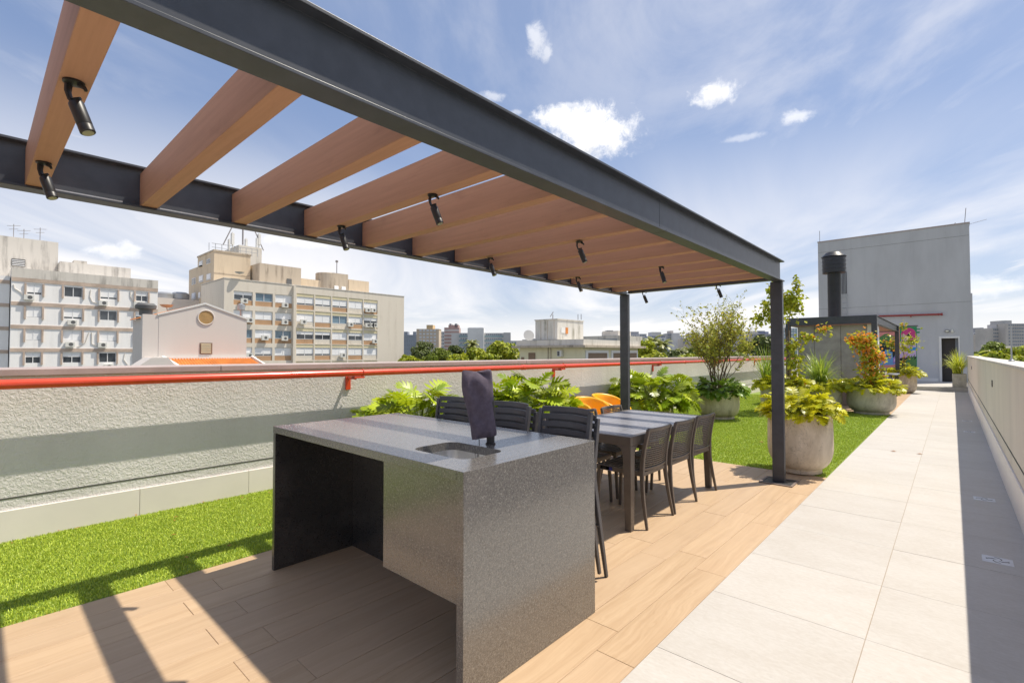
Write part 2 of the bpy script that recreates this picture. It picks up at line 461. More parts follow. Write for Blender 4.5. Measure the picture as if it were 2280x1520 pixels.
    for n, c in dict(bluegrey=(0.276, 0.303, 0.354), tan=(0.604, 0.494, 0.370), ochre=(0.627, 0.463, 0.260), brick=(0.479, 0.331, 0.299), pale=(0.627, 0.611, 0.596), teal=(0.331, 0.424, 0.455), grey=(0.479, 0.471, 0.471),
                     white=(0.682, 0.674, 0.666), royal=(0.260, 0.292, 0.448), sand=(0.588, 0.526, 0.463), beige=(0.565, 0.518, 0.479), slate=(0.385, 0.393, 0.416)).items():
        mat('city_' + n, c, 0.8, var=(.12, .12))  # skyline walls lightened: distance haze is put into their colours
    mat('city_window', (0.24, 0.27, 0.31), 0.3)
    mat('city_window_pale', (0.60, 0.62, 0.64), 0.4)


make_materials()
M = MATS


# ---------------------------------------------------------------- mesh helpers
class MB:
    def __init__(s):
        s.v, s.f, s.m = [], [], []

    def add(s, vs, fs, mi=0):
        o = len(s.v)
        s.v.extend([tuple(p) for p in vs])
        s.f.extend([tuple(i + o for i in f) for f in fs])
        s.m.extend([mi] * len(fs))
        return s

    def box(s, x0, x1, y0, y1, z0, z1, mi=0):
        return s.add([(x0, y0, z0), (x1, y0, z0), (x1, y1, z0), (x0, y1, z0), (x0, y0, z1), (x1, y0, z1), (x1, y1, z1), (x0, y1, z1)],
                     [(0, 3, 2, 1), (4, 5, 6, 7), (0, 1, 5, 4), (1, 2, 6, 5), (2, 3, 7, 6), (3, 0, 4, 7)], mi)

    def slab(s, x0, x1, y0, y1, z0, z1, c=0.002, mi=0):
        """box with a chamfered top rim"""
        v = [(x0, y0, z0), (x1, y0, z0), (x1, y1, z0), (x0, y1, z0), (x0, y0, z1 - c), (x1, y0, z1 - c), (x1, y1, z1 - c), (x0, y1, z1 - c),
             (x0 + c, y0 + c, z1), (x1 - c, y0 + c, z1), (x1 - c, y1 - c, z1), (x0 + c, y1 - c, z1)]
        f = [(0, 1, 5, 4), (1, 2, 6, 5), (2, 3, 7, 6), (3, 0, 4, 7), (4, 5, 9, 8), (5, 6, 10, 9), (6, 7, 11, 10), (7, 4, 8, 11), (8, 9, 10, 11)]
        return s.add(v, f, mi)

    def tube(s, pts, r, n=8, mi=0, caps=True, flat=None):
        """tube along pts; r a number or a list; flat=(sx, sy) scales the section"""
        pts = [Vector(p) for p in pts]
        rs = r if isinstance(r, (list, tuple)) else [r] * len(pts)
        vs, fs = [], []
        prev = None
        for i, p in enumerate(pts):
            t = (pts[min(i + 1, len(pts) - 1)] - pts[max(i - 1, 0)]).normalized()
            ref = prev if prev is not None else (Vector((1, 0, 0)) if abs(t.x) < 0.9 else Vector((0, 1, 0)))
            a = (ref - t * ref.dot(t)).normalized()
            b = t.cross(a)
            prev = a
            for k in range(n):
                an = 2 * PI * k / n + (PI / n if n == 4 else 0)
                sx, sy = flat or (1, 1)
                vs.append(p + a * math.cos(an) * rs[i] * sx + b * math.sin(an) * rs[i] * sy)
        for i in range(len(pts) - 1):
            for k in range(n):
                k2 = (k + 1) % n
                fs.append((i * n + k, i * n + k2, (i + 1) * n + k2, (i + 1) * n + k))
        if caps:
            fs.append(tuple(range(n - 1, -1, -1)))
            fs.append(tuple(range((len(pts) - 1) * n, len(pts) * n)))
        return s.add(vs, fs, mi)

    def lathe(s, prof, n=32, c=(0, 0, 0), mi=0):
        vs, fs = [], []
        for (r, z) in prof:
            for k in range(n):
                a = 2 * PI * k / n
                vs.append((c[0] + r * math.cos(a), c[1] + r * math.sin(a), c[2] + z))
        for i in range(len(prof) - 1):
            for k in range(n):
                k2 = (k + 1) % n
                fs.append((i * n + k, i * n + k2, (i + 1) * n + k2, (i + 1) * n + k))
        if prof[0][0] > 1e-5:
            fs.append(tuple(range(n - 1, -1, -1)))
        if prof[-1][0] > 1e-5:
            fs.append(tuple(range((len(prof) - 1) * n, len(prof) * n)))
        return s.add(vs, fs, mi)

    def prism(s, poly, axis, a0, a1, mi=0):
        """extrude a 2D polygon along an axis ('x','y','z') from a0 to a1"""
        def mk(p, a):
            return {'x': (a, p[0], p[1]), 'y': (p[0], a, p[1]), 'z': (p[0], p[1], a)}[axis]
        n = len(poly)
        vs = [mk(p, a0) for p in poly] + [mk(p, a1) for p in poly]
        fs = [tuple(range(n - 1, -1, -1)), tuple(range(n, 2 * n))] + [(i, (i + 1) % n, n + (i + 1) % n, n + i) for i in range(n)]
        return s.add(vs, fs, mi)

    def mesh(s, name, mats, smooth=None):
        me = bpy.data.meshes.new(name)
        me.from_pydata(s.v, [], s.f)
        for m in mats if isinstance(mats, (list, tuple)) else [mats]:
            me.materials.append(m)
        if any(s.m):
            me.polygons.foreach_set('material_index', s.m)
        bm = bmesh.new()
        bm.from_mesh(me)
        if len(bm.faces) < 4000:
            bmesh.ops.recalc_face_normals(bm, faces=bm.faces)
        bm.to_mesh(me)
        bm.free()
        if smooth is not None:
            me.polygons.foreach_set('use_smooth', [True] * len(me.polygons))
            me.set_sharp_from_angle(angle=rad(smooth))
        me.update()
        return me

    def build(s, name, mats, parent=None, smooth=None, bev=0.0, loc=None, kind=None, label=None):
        return link(name, s.mesh(name, mats, smooth), parent, bev, loc, kind, label)


def link(name, me, parent=None, bev=0.0, loc=None, kind=None, label=None):
    o = bpy.data.objects.new(name, me)
    COL.objects.link(o)
    if parent is not None:
        o.parent = parent
    if loc is not None:
        o.location = loc
    if bev:
        b = o.modifiers.new('bevel', 'BEVEL')
        b.width = bev
        b.segments = 2
        b.limit_method = 'ANGLE'
        b.angle_limit = rad(40)
    if kind:
        o['kind'] = kind
    if label:
        o['label'] = label
    return o


def tag(o, label, cat, group=None):
    o['label'] = label
    o['category'] = cat
    if group:
        o['group'] = group
    return o


def thing(name, label, cat, loc=(0, 0, 0), rz=0.0, group=None):
    o = bpy.data.objects.new(name, None)
    COL.objects.link(o)
    o.empty_display_size = 0.2
    o.location = loc
    o.rotation_euler = (0, 0, rz)
    return tag(o, label, cat, group)


def copy_tree(o, parent=None):
    c = o.copy()
    COL.objects.link(c)
    if parent is not None:
        c.parent = parent
    for ch in [x for x in bpy.data.objects if x.parent is o]:
        copy_tree(ch, c)
    return c


def place(o, label, loc, rz=0.0):
    o['label'] = label
    o.location = loc
    o.rotation_euler = (0, 0, rz)
    return o


def structure(name, mb, mats, **kw):
    o = mb.build(name, mats, **kw)
    o['kind'] = 'structure'
    return o


# ================================================================= the terrace ground
WALLX, TURFX, PATHX, PARX = -5.31, -3.68, -1.09, 0.40
Y0, YD, YG0, YG1, YSTEP, YBLD = -2.0, 6.56, 14.35, 22.5, 24.35, 29.0

structure('roof_slab', MB().box(-5.55, 0.62, Y0, 34, -14.0, -0.012), M['roof_membrane'])

tb = structure('turf_ground', MB().box(WALLX, TURFX, Y0, YD, -0.01, 0.0).box(WALLX, PATHX, YD, YG0, -0.01, 0.0).box(WALLX, -3.9, YG0, YSTEP, -0.01, 0.0).box(-3.9, PATHX, YG1, YSTEP, -0.01, 0.0), M['turf_backing'])


def turf_blades(name, rects, per_m2, h, w, seed):
    rng = np.random.default_rng(seed)
    xs, ys = [], []
    for (x0, x1, y0, y1) in rects:
        n = int((x1 - x0) * (y1 - y0) * per_m2)
        xs.append(rng.uniform(x0, x1, n))
        ys.append(rng.uniform(y0, y1, n))
    x, y = np.concatenate(xs), np.concatenate(ys)
    n = len(x)
    az = rng.uniform(0, 2 * PI, n)
    lean = rng.uniform(0.1, 0.9, n)
    hh = h * rng.uniform(0.65, 1.2, n)
    ww = w * rng.uniform(0.7, 1.2, n)
    la = rng.uniform(0, 2 * PI, n)
    dx, dy = np.cos(az) * ww / 2, np.sin(az) * ww / 2
    lx, ly = np.cos(la) * lean * hh, np.sin(la) * lean * hh
    V = np.zeros((n, 5, 3), dtype=np.float32)
    V[:, 0] = np.stack([x - dx, y - dy, np.zeros(n)], 1)
    V[:, 1] = np.stack([x + dx, y + dy, np.zeros(n)], 1)
    V[:, 2] = np.stack([x + dx * .9 + lx * .35, y + dy * .9 + ly * .35, hh * .6], 1)
    V[:, 3] = np.stack([x - dx * .9 + lx * .35, y - dy * .9 + ly * .35, hh * .6], 1)
    V[:, 4] = np.stack([x + lx, y + ly, hh * (1 - .35 * lean)], 1)
    base = (np.arange(n) * 5)[:, None]
    loops = np.concatenate([base + np.array([0, 1, 2, 3]), base + np.array([3, 2, 4])], 1).ravel().astype(np.int32)
    starts = np.stack([np.arange(n) * 7, np.arange(n) * 7 + 4], 1).ravel().astype(np.int32)
    me = bpy.data.meshes.new(name)
    me.vertices.add(n * 5)
    me.vertices.foreach_set('co', V.ravel())
    me.loops.add(len(loops))
    me.loops.foreach_set('vertex_index', loops)
    me.polygons.add(n * 2)
    me.polygons.foreach_set('loop_start', starts)
    me.update(calc_edges=True)
    me.validate()
    me.materials.append(M['turf_blade'])
    o = bpy.data.objects.new(name, me)
    COL.objects.link(o)
    o['kind'] = 'stuff'
    o['label'] = 'short lime green artificial turf'
    return o


turf_blades('turf', [(WALLX + .02, TURFX + .004, -0.4, 4.0)], 17000, 0.019, 0.0042, 1)
turf_blades('turf', [(WALLX + .02, TURFX + .004, 4.0, YD), (WALLX + .02, PATHX - .005, YD + .005, 10.5)], 6500, 0.021, 0.007, 2)
turf_blades('turf', [(WALLX + .02, PATHX - .005, 10.5, YG0), (WALLX + .02, -3.9, YG0, 18), (-3.8, PATHX - .01, YG1 + .02, YSTEP - .02)], 2600, 0.022, 0.011, 3)

# wood-look deck planks, each one a piece of the deck
deck = structure('deck', MB().box(TURFX, PATHX, Y0, YD, -0.011, -0.0035), M['joint_brown'])
deck2 = structure('deck', MB().box(-3.9, PATHX, YG0, YG1, -0.011, -0.0035), M['joint_brown'])
GAP = 0.0018
_pl = {}


def slab_piece(name, x0, x1, y0, y1, matn, parent, z=0.0, th=0.006, gap=GAP, jit=0.0006, c=0.0015):
    L, Wd = round(y1 - y0 - gap, 4), round(x1 - x0 - gap, 4)
    key = (name, L, Wd, matn)
    if key not in _pl:
        _pl[key] = MB().slab(-Wd / 2, Wd / 2, -L / 2, L / 2, -th, 0, c).mesh(name, M[matn])
    return link(name, _pl[key], parent, loc=((x0 + x1) / 2, (y0 + y1) / 2, z + random.uniform(-jit, jit)))


for dk, ya, yb, xa in ((deck, Y0, YD, TURFX), (deck2, YG0, YG1, -3.9)):
    ncol = int(round((PATHX - xa) / 0.1995))
    wcol = (PATHX - xa) / ncol
    for i in range(ncol):
        x1 = PATHX - i * wcol
        x0 = x1 - wcol
        ph = (0.83 if i % 2 == 0 else 1.035) - 6.0
        cuts = [ya] + [ph + 1.2 * k for k in range(30) if ya + .02 < ph + 1.2 * k < yb - .02] + [yb]
        for a, b in zip(cuts[:-1], cuts[1:]):
            slab_piece('plank', x0, x1, a, b, 'plank_wood', dk)

path = structure('path', MB().box(PATHX, PARX, Y0, YSTEP, -0.011, -0.0025), M['grout'])
drains = [(0.205, 4.735), (0.205, 6.625), (0.20, 12.09), (0.20, 14.0)]
for k in range(-3, 33):
    ya, yb = max(Y0, 0.75 * k), min(YSTEP, 0.75 * (k + 1))
    if yb - ya < .05:
        continue
    for x0, x1 in ((PATHX, -0.345), (-0.345, PARX)):
        slab_piece('tile', x0, x1, ya, yb, 'path_stone', path, gap=0.0025, c=.0012)

for i, (x, y) in enumerate(drains):
    where = ('nearest steel drain cover in the shaded strip of the path', 'second steel drain cover along the shaded strip of the path', 'third steel drain cover along the path, small with distance', 'farthest steel drain cover in the shaded strip of the path')[i]
    t = thing('drain_cover', where, 'drain cover', (x, y, 0.0012), 0, 'drain covers in the path')
    MB().slab(-.077, .077, -.072, .072, -.002, .0015, .001).build('plate', M['drain_steel'], t)
    mb = MB()
    for q in range(4):
        a0 = q * PI / 2 + .3
        pts = [(math.cos(a0 + s * .5) * (.018 + .014 * s), math.sin(a0 + s * .5) * (.018 + .014 * s), .0022) for s in range(4)]
        mb.tube(pts, [.0008, .0019, .0019, .0008], 5)
        mb.lathe([(0.0045, 0), (0.0045, .0006)], 8, (math.cos(a0 + .9) * .058, math.sin(a0 + .9) * .03, .0016))
    mb.build('slot', M['groove_dark'], t)

# landing step before the stair tower
structure('landing', MB().box(-5.3, PARX + .2, YSTEP, YBLD + 1.5, -.012, 0.15), M['step_stone'], bev=.006)

# fallen leaves
for nm, x, y, lab in (('dry_leaf', -0.66, 8.95, 'dry brown leaf on the pale path, left one of a pair by the tile joint'), ('dry_leaf', -0.37, 8.95, 'dry brown leaf on the pale path, right beside the tile joint'),
                      ('dry_leaf', -2.25, 8.3, 'small orange leaf lying on the turf behind the table')):
    z0 = .004 if x > -1 else .03
    tag(MB().add([(-.035, 0, 0), (0, -.022, .008), (.04, .004, .002), (.004, .02, .01)], [(0, 1, 2, 3)]).build(nm, M['dry_leaf'], loc=(x, y, z0), bev=0), lab, 'leaf')

rl = random.Random(4)
lit = MB()
for k in range(46):
    if k % 3:
        x, y = -5.27 + abs(rl.gauss(0, .10)), rl.uniform(.2, 6.5)
    else:
        x, y = rl.uniform(-5.2, -3.75), rl.uniform(.2, 9.5)
    a, L, zz = rl.uniform(0, 6.28), rl.uniform(.010, .022), .021
    ca, sa = math.cos(a) * L, math.sin(a) * L
    lit.add([(x - ca, y - sa, zz), (x + sa * .5, y - ca * .5, zz + .006), (x + ca, y + sa, zz + .002), (x - sa * .5, y + ca * .5, zz + .004)], [(0, 1, 2, 3)])
lo_ = lit.build('leaf_litter', M['dry_leaf'], kind='stuff', label='tiny dry leaves scattered on the turf along the wall')

# ================================================================= parapet walls
LW = thing('parapet_wall', 'long left parapet wall in rough grey stucco with mauve coping', 'wall', (WALLX, 0, 0))
MB().box(-.2, 0, Y0, 30, -.012, 1.242).build('wall_body', M['stucco'], LW)
MB().box(-.001, .0025, Y0, 30, .318, .330).build('groove', M['groove_dark'], LW)
ycs = [Y0, 1.62, 6.2, 10.8, 15.4, 20.0, 24.6, 30]
for a, b in zip(ycs[:-1], ycs[1:]):
    MB().prism([(-.235, 1.245), (.028, 1.245), (.030, 1.298), (-.235, 1.308)], 'y', a + .002, b - .002).build('coping', M['coping_paint'], LW, bev=.004)
y = 1.001 - .89 * 4
while y < 29:
    slab = MB().box(0.0, .018, y + .0015, y + .89 - .0015, .0, .236)
    slab.build('skirting_tile', M['skirting_tile'], LW, bev=.002)
    y += .89

RW = thing('parapet_wall', 'right parapet wall in smooth beige stucco beside the path', 'wall', (PARX, 0, 0))
MB().box(0.003, .22, Y0, 25.2, -.012, 1.285).build('wall_body', M['stucco_right'], RW)
MB().box(-.002, .004, Y0, 25.2, .462, .472).build('groove', M['groove_dark'], RW)
for a, b in zip([Y0, 2.2, 6.7, 11.2, 15.7, 20.2], [2.2, 6.7, 11.2, 15.7, 20.2, 25.2]):
    MB().box(-.012, .245, a + .002, b - .002, 1.286, 1.315).build('coping', M['coping_pale'], RW, bev=.004)
y = Y0
while y < 25:
    MB().box(-.012, .002, y + .0015, min(25.2, y + 1.2) - .0015, 0, .325).build('skirting_tile', M['skirting_tile'], RW, bev=.002)
    y += 1.2
for yy in (9.5, 19.4):
    f = MB().box(-.006, .02, yy - .05, yy + .05, .955, 1.045).build('wall_light', M['black_plastic'], RW)
    MB().box(-.008, -.0055, yy - .03, yy + .03, .965, 1.0).build('lens', M['lens_glass'], f)

lr = thing('lightning_rod', 'thin grey lightning rod standing on the right parapet coping', 'lightning rod', (.55, 8.8, 1.315))
MB().tube([(0, 0, 0), (0, 0, .45)], .008, 8).build('rod', M['galvanised'], lr, smooth=40)
MB().lathe([(.03, 0), (.03, .012), (.012, .03), (.012, .05)], 12).build('base', M['galvanised'], lr, smooth=40)
MB().box(-.05, -.005, -.012, .012, .17, .195).build('clamp', M['lamp_glass'], lr)

# red fire main along the left wall
fp = thing('fire_pipe', 'glossy red fire pipe running along the left parapet wall', 'pipe', (-5.16, 0, 1.19))
MB().tube([(0, Y0, 0), (0, 28.5, 0)], .0375, 20).build('pipe', M['red_paint'], fp, smooth=40)
for yy in (-0.9, 3.08, 7.08, 10.96, 15.0, 19.0, 23.0):
    b = MB().box(-.15, .03, yy - .12, yy - .09, -.075, -.045).box(-.03, .035, yy - .12, yy + .012, -.062, -.040).box(-.150, -.128, yy - .135, yy - .075, -.20, -.045).build('bracket', M['red_paint'], fp, bev=.003)
    pts = [(math.cos(a) * .042, yy, math.sin(a) * .042) for a in np.linspace(-1.2, PI + 1.2, 16)]
    MB().tube(pts, .005, 6).build('clamp_ring', M['red_paint'], b, smooth=60)
for yy in (5.98, 12.4, 17.6):
    MB().tube([(0, yy - .05, 0), (0, yy - .045, 0), (0, yy + .045, 0), (0, yy + .05, 0)], [.038, .043, .043, .038], 20).build('coupling', M['red_paint'], fp, smooth=40)

# ================================================================= pergola over the table
XL, XR, ZB, ZT, YE, YS = -3.335, -1.425, 2.215, 2.445, 6.0, -1.2
pg = thing('pergola', 'dark steel pergola with brown wooden rafters over the dining table', 'pergola', (0, 0, 0))


def ibeam(mb, axis, c, a0, a1, w=.10, z0=ZB, z1=ZT, tf=.012, tw=.010):
    p = [(-w / 2, z0), (w / 2, z0), (w / 2, z0 + tf), (tw / 2, z0 + tf), (tw / 2, z1 - tf), (w / 2, z1 - tf), (w / 2, z1), (-w / 2, z1), (-w / 2, z1 - tf), (-tw / 2, z1 - tf), (-tw / 2, z0 + tf), (-w / 2, z0 + tf)]
    quads = [(0, 1, 2, 11), (11, 2, 3, 10), (10, 3, 4, 9), (9, 4, 5, 8), (8, 5, 6, 7)]
    n = len(p)
    vs = []
    for a in (a0, a1):
        for q in p:
            vs.append((c + q[0], a, q[1]) if axis == 'y' else (a, c + q[0], q[1]))
    fs = [(i, (i + 1) % n, n + (i + 1) % n, n + i) for i in range(n)] + quads + [tuple(n + i for i in q) for q in quads]
    mb.add(vs, fs)
    return mb


ibeam(MB(), 'y', XL, YS, YE + .05).build('beam', M['steel_paint'], pg, bev=.0015)
ibeam(MB(), 'y', XR, YS, 3.02).build('beam', M['steel_paint'], pg, bev=.0015)
ibeam(MB(), 'y', XR, 3.023, YE + .05).build('beam', M['steel_paint'], pg, bev=.0015)
for yy in (YE, YS + .05):
    MB().box(XL + .052, XR - .052, yy - .004, yy + .004, ZB + .03, ZT - .012).box(XL + .052, XR - .052, yy - .045, yy + .045, ZB + .018, ZB + .03).build('end_beam', M['steel_paint'], pg, bev=.0015)
rafter_me = MB().box(XL + .007, XR - .007, -.0375, .0375, ZB + .0135, ZB + .0135 + .185).mesh('rafter', M['rafter_wood'])
RY = [0.1875 + .4575 * k for k in range(-2, 13)]
for k, yy in enumerate(RY):
    o = link('rafter', rafter_me, pg, bev=.003, loc=(0, yy + (.004 if k % 3 else -.003), 0))
    if k in (8,):
        o.rotation_euler = (0, rad(.25), 0)
for a, b in zip(RY[:-1], RY[1:]):
    MB().box(XL + .012, XL + .046, a + .045, b - .12, ZB + .0135, ZB + .019).build('light_strip', M['aluminium'], pg)
for k, (x, yy) in enumerate(((-1.445, YE), (XL, YE), (-1.445, YS + .05), (XL, YS + .05))):
    po = MB().box(x - .06, x + .06, yy - .03, yy + .03, 0.004, ZB - .001).build('post', M['steel_paint'], pg, bev=.003)
    MB().slab(x - .14, x + .14, yy - .14, yy + .14, .0022, .008, .001).build('base_plate', M['steel_grille'], po)
    MB().box(x - .165, x + .165, yy - .165, yy - .142, .0025, .011).box(x - .165, x + .165, yy + .142, yy + .165, .0025, .011).box(x - .165, x - .142, yy - .142, yy + .142, .0025, .011).box(x + .142, x + .165, yy - .142, yy + .142, .0025, .011).build('plate_frame', M['spandrel_brown'] if False else M['dull_brown'], po)

# spotlights hanging from the pergola
sl0 = None
spots = [(-1.93, .1875, 48, 'nearest black spotlight under the first rafter, mid span'), (-2.85, .1875, 40, 'black spotlight under the first rafter beside the left beam'),
         (-1.957, 1.56, 25, 'black spotlight under the fourth rafter, mid span above the counter'), (-2.875, 1.56, 20, 'black spotlight under the fourth rafter by the left beam'),
         (-1.995, 2.9325, 30, 'black spotlight mid span on a middle rafter above the table'), (-2.90, 2.9325, 15, 'black spotlight by the left beam on a middle rafter above the table'),
         (-2.01, 4.305, -20, 'black spotlight mid span, second last pair of the pergola'), (-2.95, 4.305, 10, 'black spotlight by the left beam, second last pair of the pergola'),
         (-2.05, 5.9, 40, 'black spotlight by the far end beam next to the right post side'), (-3.0, 5.9, 5, 'black spotlight at the far left corner of the pergola')]
for i, (x, yy, rot, lab) in enumerate(spots):
    zt = ZB + .013 if i < 8 else ZB + .016
    if sl0 is None:
        t = sl0 = thing('spotlight', lab, 'spotlight', (x, yy, zt), rad(rot), 'spotlights under the pergola')
        MB().lathe([(.026, 0), (.026, -.006), (.010, -.010)], 20).build('mount', M['black_plastic'], t, smooth=40)
        MB().tube([(-.014, 0, -.006), (-.016, 0, -.03), (-.008, 0, -.056), (.010, 0, -.072)], [.011, .010, .009, .008], 6, flat=(.6, 1.2)).tube([(.014, 0, -.008), (.030, 0, -.018), (.034, 0, -.026)], [.007, .006, .005], 6).tube([(-.008, 0, -.055), (.02, 0, -.05)], .005, 6).build('arm', M['black_plastic'], t, smooth=50)
        body = MB()
        ax = Vector((.40, 0, -1)).normalized()
        p0 = Vector((.006, 0, -.062))
        prof = [(0, .014), (.003, .0185), (.008, .0195), (.072, .0195), (.0745, .0186), (.077, .0195), (.096, .0195), (.098, .017)]
        body.tube([p0 + ax * q[0] for q in prof], [q[1] for q in prof], 20)
        b = body.build('body', M['black_plastic'], t, smooth=35)
        MB().tube([p0 + ax * .0965, p0 + ax * .0992], .0145, 18).build('lens', M['lens_glass'], b, smooth=40)
    else:
        t = place(copy_tree(sl0), lab, (x, yy, zt), rad(rot))

# ================================================================= granite counter with sink
CXL, CXR, CY0, CY1, CZ = -3.345, -1.478, 1.342, 2.315, 0.938
ct = thing('counter', 'dark speckled granite outdoor counter with an undermounted sink', 'counter', (0, 0, 0))


def rrect(cx, cy, w, h, r, n=6):
    pts = []
    for (sx, sy, a0) in ((1, 1, 0), (-1, 1, PI / 2), (-1, -1, PI), (1, -1, 1.5 * PI)):
        for k in range(n + 1):
            a = a0 + k * PI / 2 / n
            pts.append((cx + sx * (w / 2 - r) + r * math.cos(a), cy + sy * (h / 2 - r) + r * math.sin(a)))
    return pts


SKX, SKY_, SKW, SKH = -1.842, 1.632, .40, .28


def holed_slab(name, x0, x1, y0, y1, z0, z1, hole, m, parent):
    bm = bmesh.new()
    outer = [bm.verts.new((x, yy, z1)) for x, yy in ((x0, y0), (x1, y0), (x1, y1), (x0, y1))]
    inner = [bm.verts.new((x, yy, z1)) for x, yy in hole]
    es = [bm.edges.new((l[i], l[(i + 1) % len(l)])) for l in (outer, inner) for i in range(len(l))]
    r = bmesh.ops.triangle_fill(bm, edges=es, use_beauty=True)
    fs = [e for e in r['geom'] if isinstance(e, bmesh.types.BMFace)]
    ex = bmesh.ops.extrude_face_region(bm, geom=fs)
    bmesh.ops.translate(bm, verts=[e for e in ex['geom'] if isinstance(e, bmesh.types.BMVert)], vec=(0, 0, z0 - z1))
    bmesh.ops.recalc_face_normals(bm, faces=bm.faces)
    me = bpy.data.meshes.new(name)
    bm.to_mesh(me)
    bm.free()
    me.materials.append(m)
    return link(name, me, parent, bev=.0012)


holed_slab('countertop', CXL, CXR - .0425, CY0, CY1, CZ - .042, CZ, rrect(SKX, SKY_, SKW, SKH, .06), M['granite'], ct)
MB().box(CXR - .042, CXR, CY0, CY1, .001, CZ).build('side_panel', M['granite'], ct, bev=.0012)
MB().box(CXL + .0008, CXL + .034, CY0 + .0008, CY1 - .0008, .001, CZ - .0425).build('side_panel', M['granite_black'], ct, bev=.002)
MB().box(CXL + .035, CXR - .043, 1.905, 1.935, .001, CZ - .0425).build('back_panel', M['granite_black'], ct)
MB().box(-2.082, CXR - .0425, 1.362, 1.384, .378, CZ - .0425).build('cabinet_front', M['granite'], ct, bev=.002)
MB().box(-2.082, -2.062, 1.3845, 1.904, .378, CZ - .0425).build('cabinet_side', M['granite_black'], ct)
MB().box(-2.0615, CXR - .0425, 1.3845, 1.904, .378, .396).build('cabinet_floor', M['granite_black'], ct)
sk = MB()
rings = [(0, 1.0, .06), (-.02, 1.0, .06), (-.12, .97, .06), (-.155, .93, .065), (-.17, .80, .06), (-.172, .3, .03)]
vs, fs, nR = [], [], 28
for dz, sc, rr in rings:
    vs += [(x, yy, CZ - .043 + dz) for x, yy in rrect(SKX, SKY_, (SKW + .012) * sc, (SKH + .012) * sc, rr)]
for i in range(len(rings) - 1):
    for k in range(nR):
        fs.append((i * nR + k, i * nR + (k + 1) % nR, (i + 1) * nR + (k + 1) % nR, (i + 1) * nR + k))
fs.append(tuple(range((len(rings) - 1) * nR, len(rings) * nR)))
sk.add(vs, fs)
sko = sk.build('sink', M['stainless'], ct, smooth=50)
MB().lathe([(.045, 0), (.045, .003), (.03, .004), (.028, -.004), (0, -.004)], 20, (SKX, SKY_, CZ - .2145)).build('drain', M['drain_steel'], sko, smooth=40)

# covered faucet
FX, FY = -1.828, 1.852
fc = thing('faucet', 'black faucet post rising beside the counter sink', 'faucet', (FX, FY, CZ))
MB().lathe([(.027, 0), (.027, .006), (.0215, .010), (.0215, .22), (.018, .24), (.0, .242)], 20).build('post', M['black_plastic'], fc, smooth=40)
cv = thing('faucet_cover', 'dark grey cloth cover tied over the kitchen faucet', 'cover', (FX, FY, CZ))
R2 = Vector((math.cos(YAW), math.sin(YAW), 0))
F2 = Vector((-math.sin(YAW), math.cos(YAW), 0))
prof = [(.036, -.098, .030, .032), (.050, -.104, .034, .040), (.075, -.104, .032, .047), (.11, -.110, .025, .046), (.146, -.118, .021, .045), (.185, -.128, .018, .043), (.227, -.138, .017, .042), (.262, -.149, .015, .042),
        (.30, -.155, .013, .040), (.34, -.155, .010, .034), (.372, -.153, .006, .022), (.388, -.153, .003, .008)]
vs, fs, nC = [], [], 40
for i, (z, l, r, th) in enumerate(prof):
    c, hw = (l + r) / 2, (r - l) / 2
    for k in range(nC):
        a = 2 * PI * k / nC
        ex = .8 if i < 9 else .6
        ca, sa = math.cos(a), math.sin(a)
        px_ = c + hw * math.copysign(abs(ca) ** ex, ca)
        py_ = th * math.copysign(abs(sa) ** .9, sa)
        wr = .008 * math.sin(z * 46 + 3.6 * ca + 1.3 * sa) + .024 * mnoise.noise((px_ * 18 + z * 11, py_ * 18, z * 15)) + .006 * mnoise.noise((px_ * 46, 3, z * 40))
        if i <= 2:
            wr += .009 * math.sin(a * 11) * (1 - i / 3)
        py_ += wr * math.copysign(1, sa) * abs(sa)
        dz = 0.0
        if i >= 9:
            e = abs(ca) ** 5
            dz = (i - 8) / 3 * ((.016 if ca > 0 else .004) * e - .010 * (1 - e) + .007 * math.sin(px_ * 70))
        if i == 0:
            dz = -.012 * (ca < 0) * abs(ca) + .01 * (ca > 0) * abs(ca)
        p = R2 * px_ + F2 * py_
        vs.append((p.x, p.y, z + dz))
for i in range(len(prof) - 1):
    for k in range(nC):
        fs.append((i * nC + k, i * nC + (k + 1) % nC, (i + 1) * nC + (k + 1) % nC, (i + 1) * nC + k))
fs.append(tuple(range((len(prof) - 1) * nC, len(prof) * nC)))
cvo = MB().add(vs, fs).build('bag', M['cloth_dark'], cv, smooth=75)
sub = cvo.modifiers.new('sub', 'SUBSURF')
sub.levels = sub.render_levels = 1
q0 = R2 * -.06 - F2 * .03
loop = [(q0.x, q0.y, .04), (q0.x + .002, q0.y, .0), (q0.x - R2.x * .006, q0.y - R2.y * .006 - .02, -.045), (q0.x, q0.y - .02, -.075), (q0.x + R2.x * .008, q0.y + R2.y * .008 - .02, -.05), (q0.x + .004, q0.y, .0), (q0.x + .004, q0.y, .03)]
MB().tube(loop, .0016, 6).build('drawstring', M['black_plastic'], cv, smooth=60)


# ================================================================= bar stools stacked at the counter
def curve_pts(keys, n=14):
    """Catmull-Rom through keys"""
    k = [Vector(keys[0])] + [Vector(p) for p in keys] + [Vector(keys[-1])]
    out = []
    seg = len(keys) - 1
    for i in range(n + 1):
        t = i / n * seg
        j = min(int(t), seg - 1)
        f = t - j
        p0, p1, p2, p3 = k[j], k[j + 1], k[j + 2], k[j + 3]
        out.append(0.5 * ((2 * p1) + (p2 - p0) * f + (2 * p0 - 5 * p1 + 4 * p2 - p3) * f * f + (3 * p1 - p0 - 3 * p2 + p3) * f ** 3))
    return out


